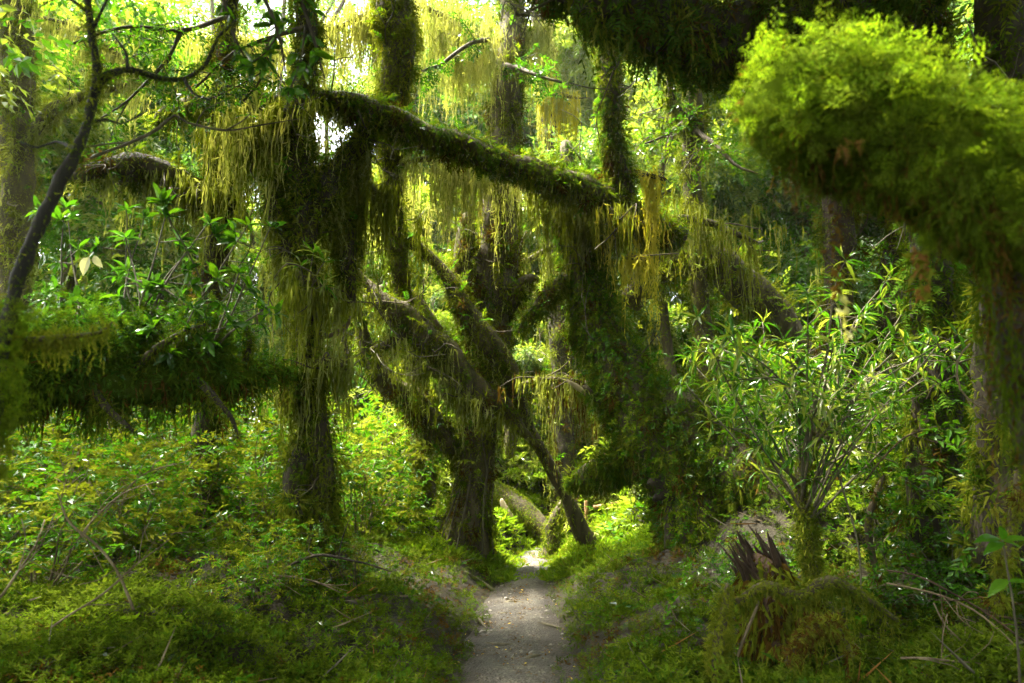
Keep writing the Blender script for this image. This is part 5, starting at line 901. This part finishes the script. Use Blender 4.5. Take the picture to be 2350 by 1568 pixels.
dry('thin upright bare stem under the shaded log', PTS((300, 1150, 6, 4), (275, 1080, 6, 4), (255, 1000, 6, 3.5), (245, 940, 6, 3)))
dry('curly grey vine hanging beside the dark limb at right', PTS((2225, 790, 3.2, 3.5), (2195, 830, 3.2, 4), (2200, 890, 3.2, 4), (2240, 930, 3.2, 3.5), (2290, 960, 3.2, 3)), DEADW)

# ------------------------------------------------------------------ say which of the look-alike plants is which
MARKS = [(0, 'by the left edge'), (190, 'behind the shaded mossy log'), (470, 'beside the dark thin trunk'), (690, 'beside the mossy column'), (850, 'left of the upright trunk'), (1080, 'behind the upright trunk'), (1260, 'behind the slim leaning trunk'), (1420, 'below the drooping mossy fringe'),
         (1600, 'behind the giant leaning trunk'), (1800, 'behind the lance-leaved shrub'), (1990, 'beside the twin dark trunk'), (2160, 'below the foreground bough'), (2350, 'by the right edge')]
RANK = ['nearest', 'second nearest', 'third nearest', 'fourth nearest', 'fifth nearest', 'sixth nearest', 'seventh nearest', 'eighth nearest', 'ninth nearest', 'tenth nearest', 'eleventh nearest', 'twelfth nearest', 'thirteenth nearest']
bins = {}
for o in list(COL.objects):
    if o.parent is None and (o.name.startswith('shrub') or o.name.startswith('woodland_tree')):
        px = 1175 + FPX * o.location[0] / o.location[1]; mk = min(MARKS, key=lambda q: abs(q[0] - px))[1]; bins.setdefault((o.name.split('.')[0], mk), []).append(o)
for (nm, mk), L_ in bins.items():
    L_.sort(key=lambda o: o.location[1]); what = {'shrub': 'leafy shrub', 'woodland_tree': 'small-leaved lichen-hung tree'}[nm]
    for i_, o in enumerate(L_):
        ad = 'lone' if len(L_) == 1 else 'farthest' if i_ == len(L_) - 1 else RANK[i_]; lo_ = 'bright ' if 'bright' in o['group'] or 'gap' in o['group'] else 'dark ' if 'dark' in o['group'] else 'green '
        o['label'] = ad + ' ' + lo_ + what + ' ' + mk

# ------------------------------------------------------------------ haze volume added for a soft glow
hm_ = bpy.data.materials.new('glow_haze'); hm_.use_nodes = True; ht_ = hm_.node_tree; ht_.nodes.clear()
pv = ht_.nodes.new('ShaderNodeVolumePrincipled'); pv.inputs['Color'].default_value = (.95, .96, .82, 1); pv.inputs['Density'].default_value = .0006; pv.inputs['Anisotropy'].default_value = .35
ho = ht_.nodes.new('ShaderNodeOutputMaterial'); ht_.links.new(pv.outputs[0], ho.inputs['Volume'])
HX, HY0, HY1, HZ0, HZ1 = 205, -165, 265, -3, 34
g = G(); V = np.array([(x, y, z) for x in (-HX, HX) for y in (HY0, HY1) for z in (HZ0, HZ1)], float)
g.add(V, np.array([(0, 1, 3), (0, 3, 2), (4, 6, 7), (4, 7, 5), (0, 4, 5), (0, 5, 1), (2, 3, 7), (2, 7, 6), (0, 2, 6), (0, 6, 4), (1, 5, 7), (1, 7, 3)]))
tag(g.build('haze', hm_), 'thin bright haze filling the forest air', None, None, 'stuff')
cy.volume_bounces = 1
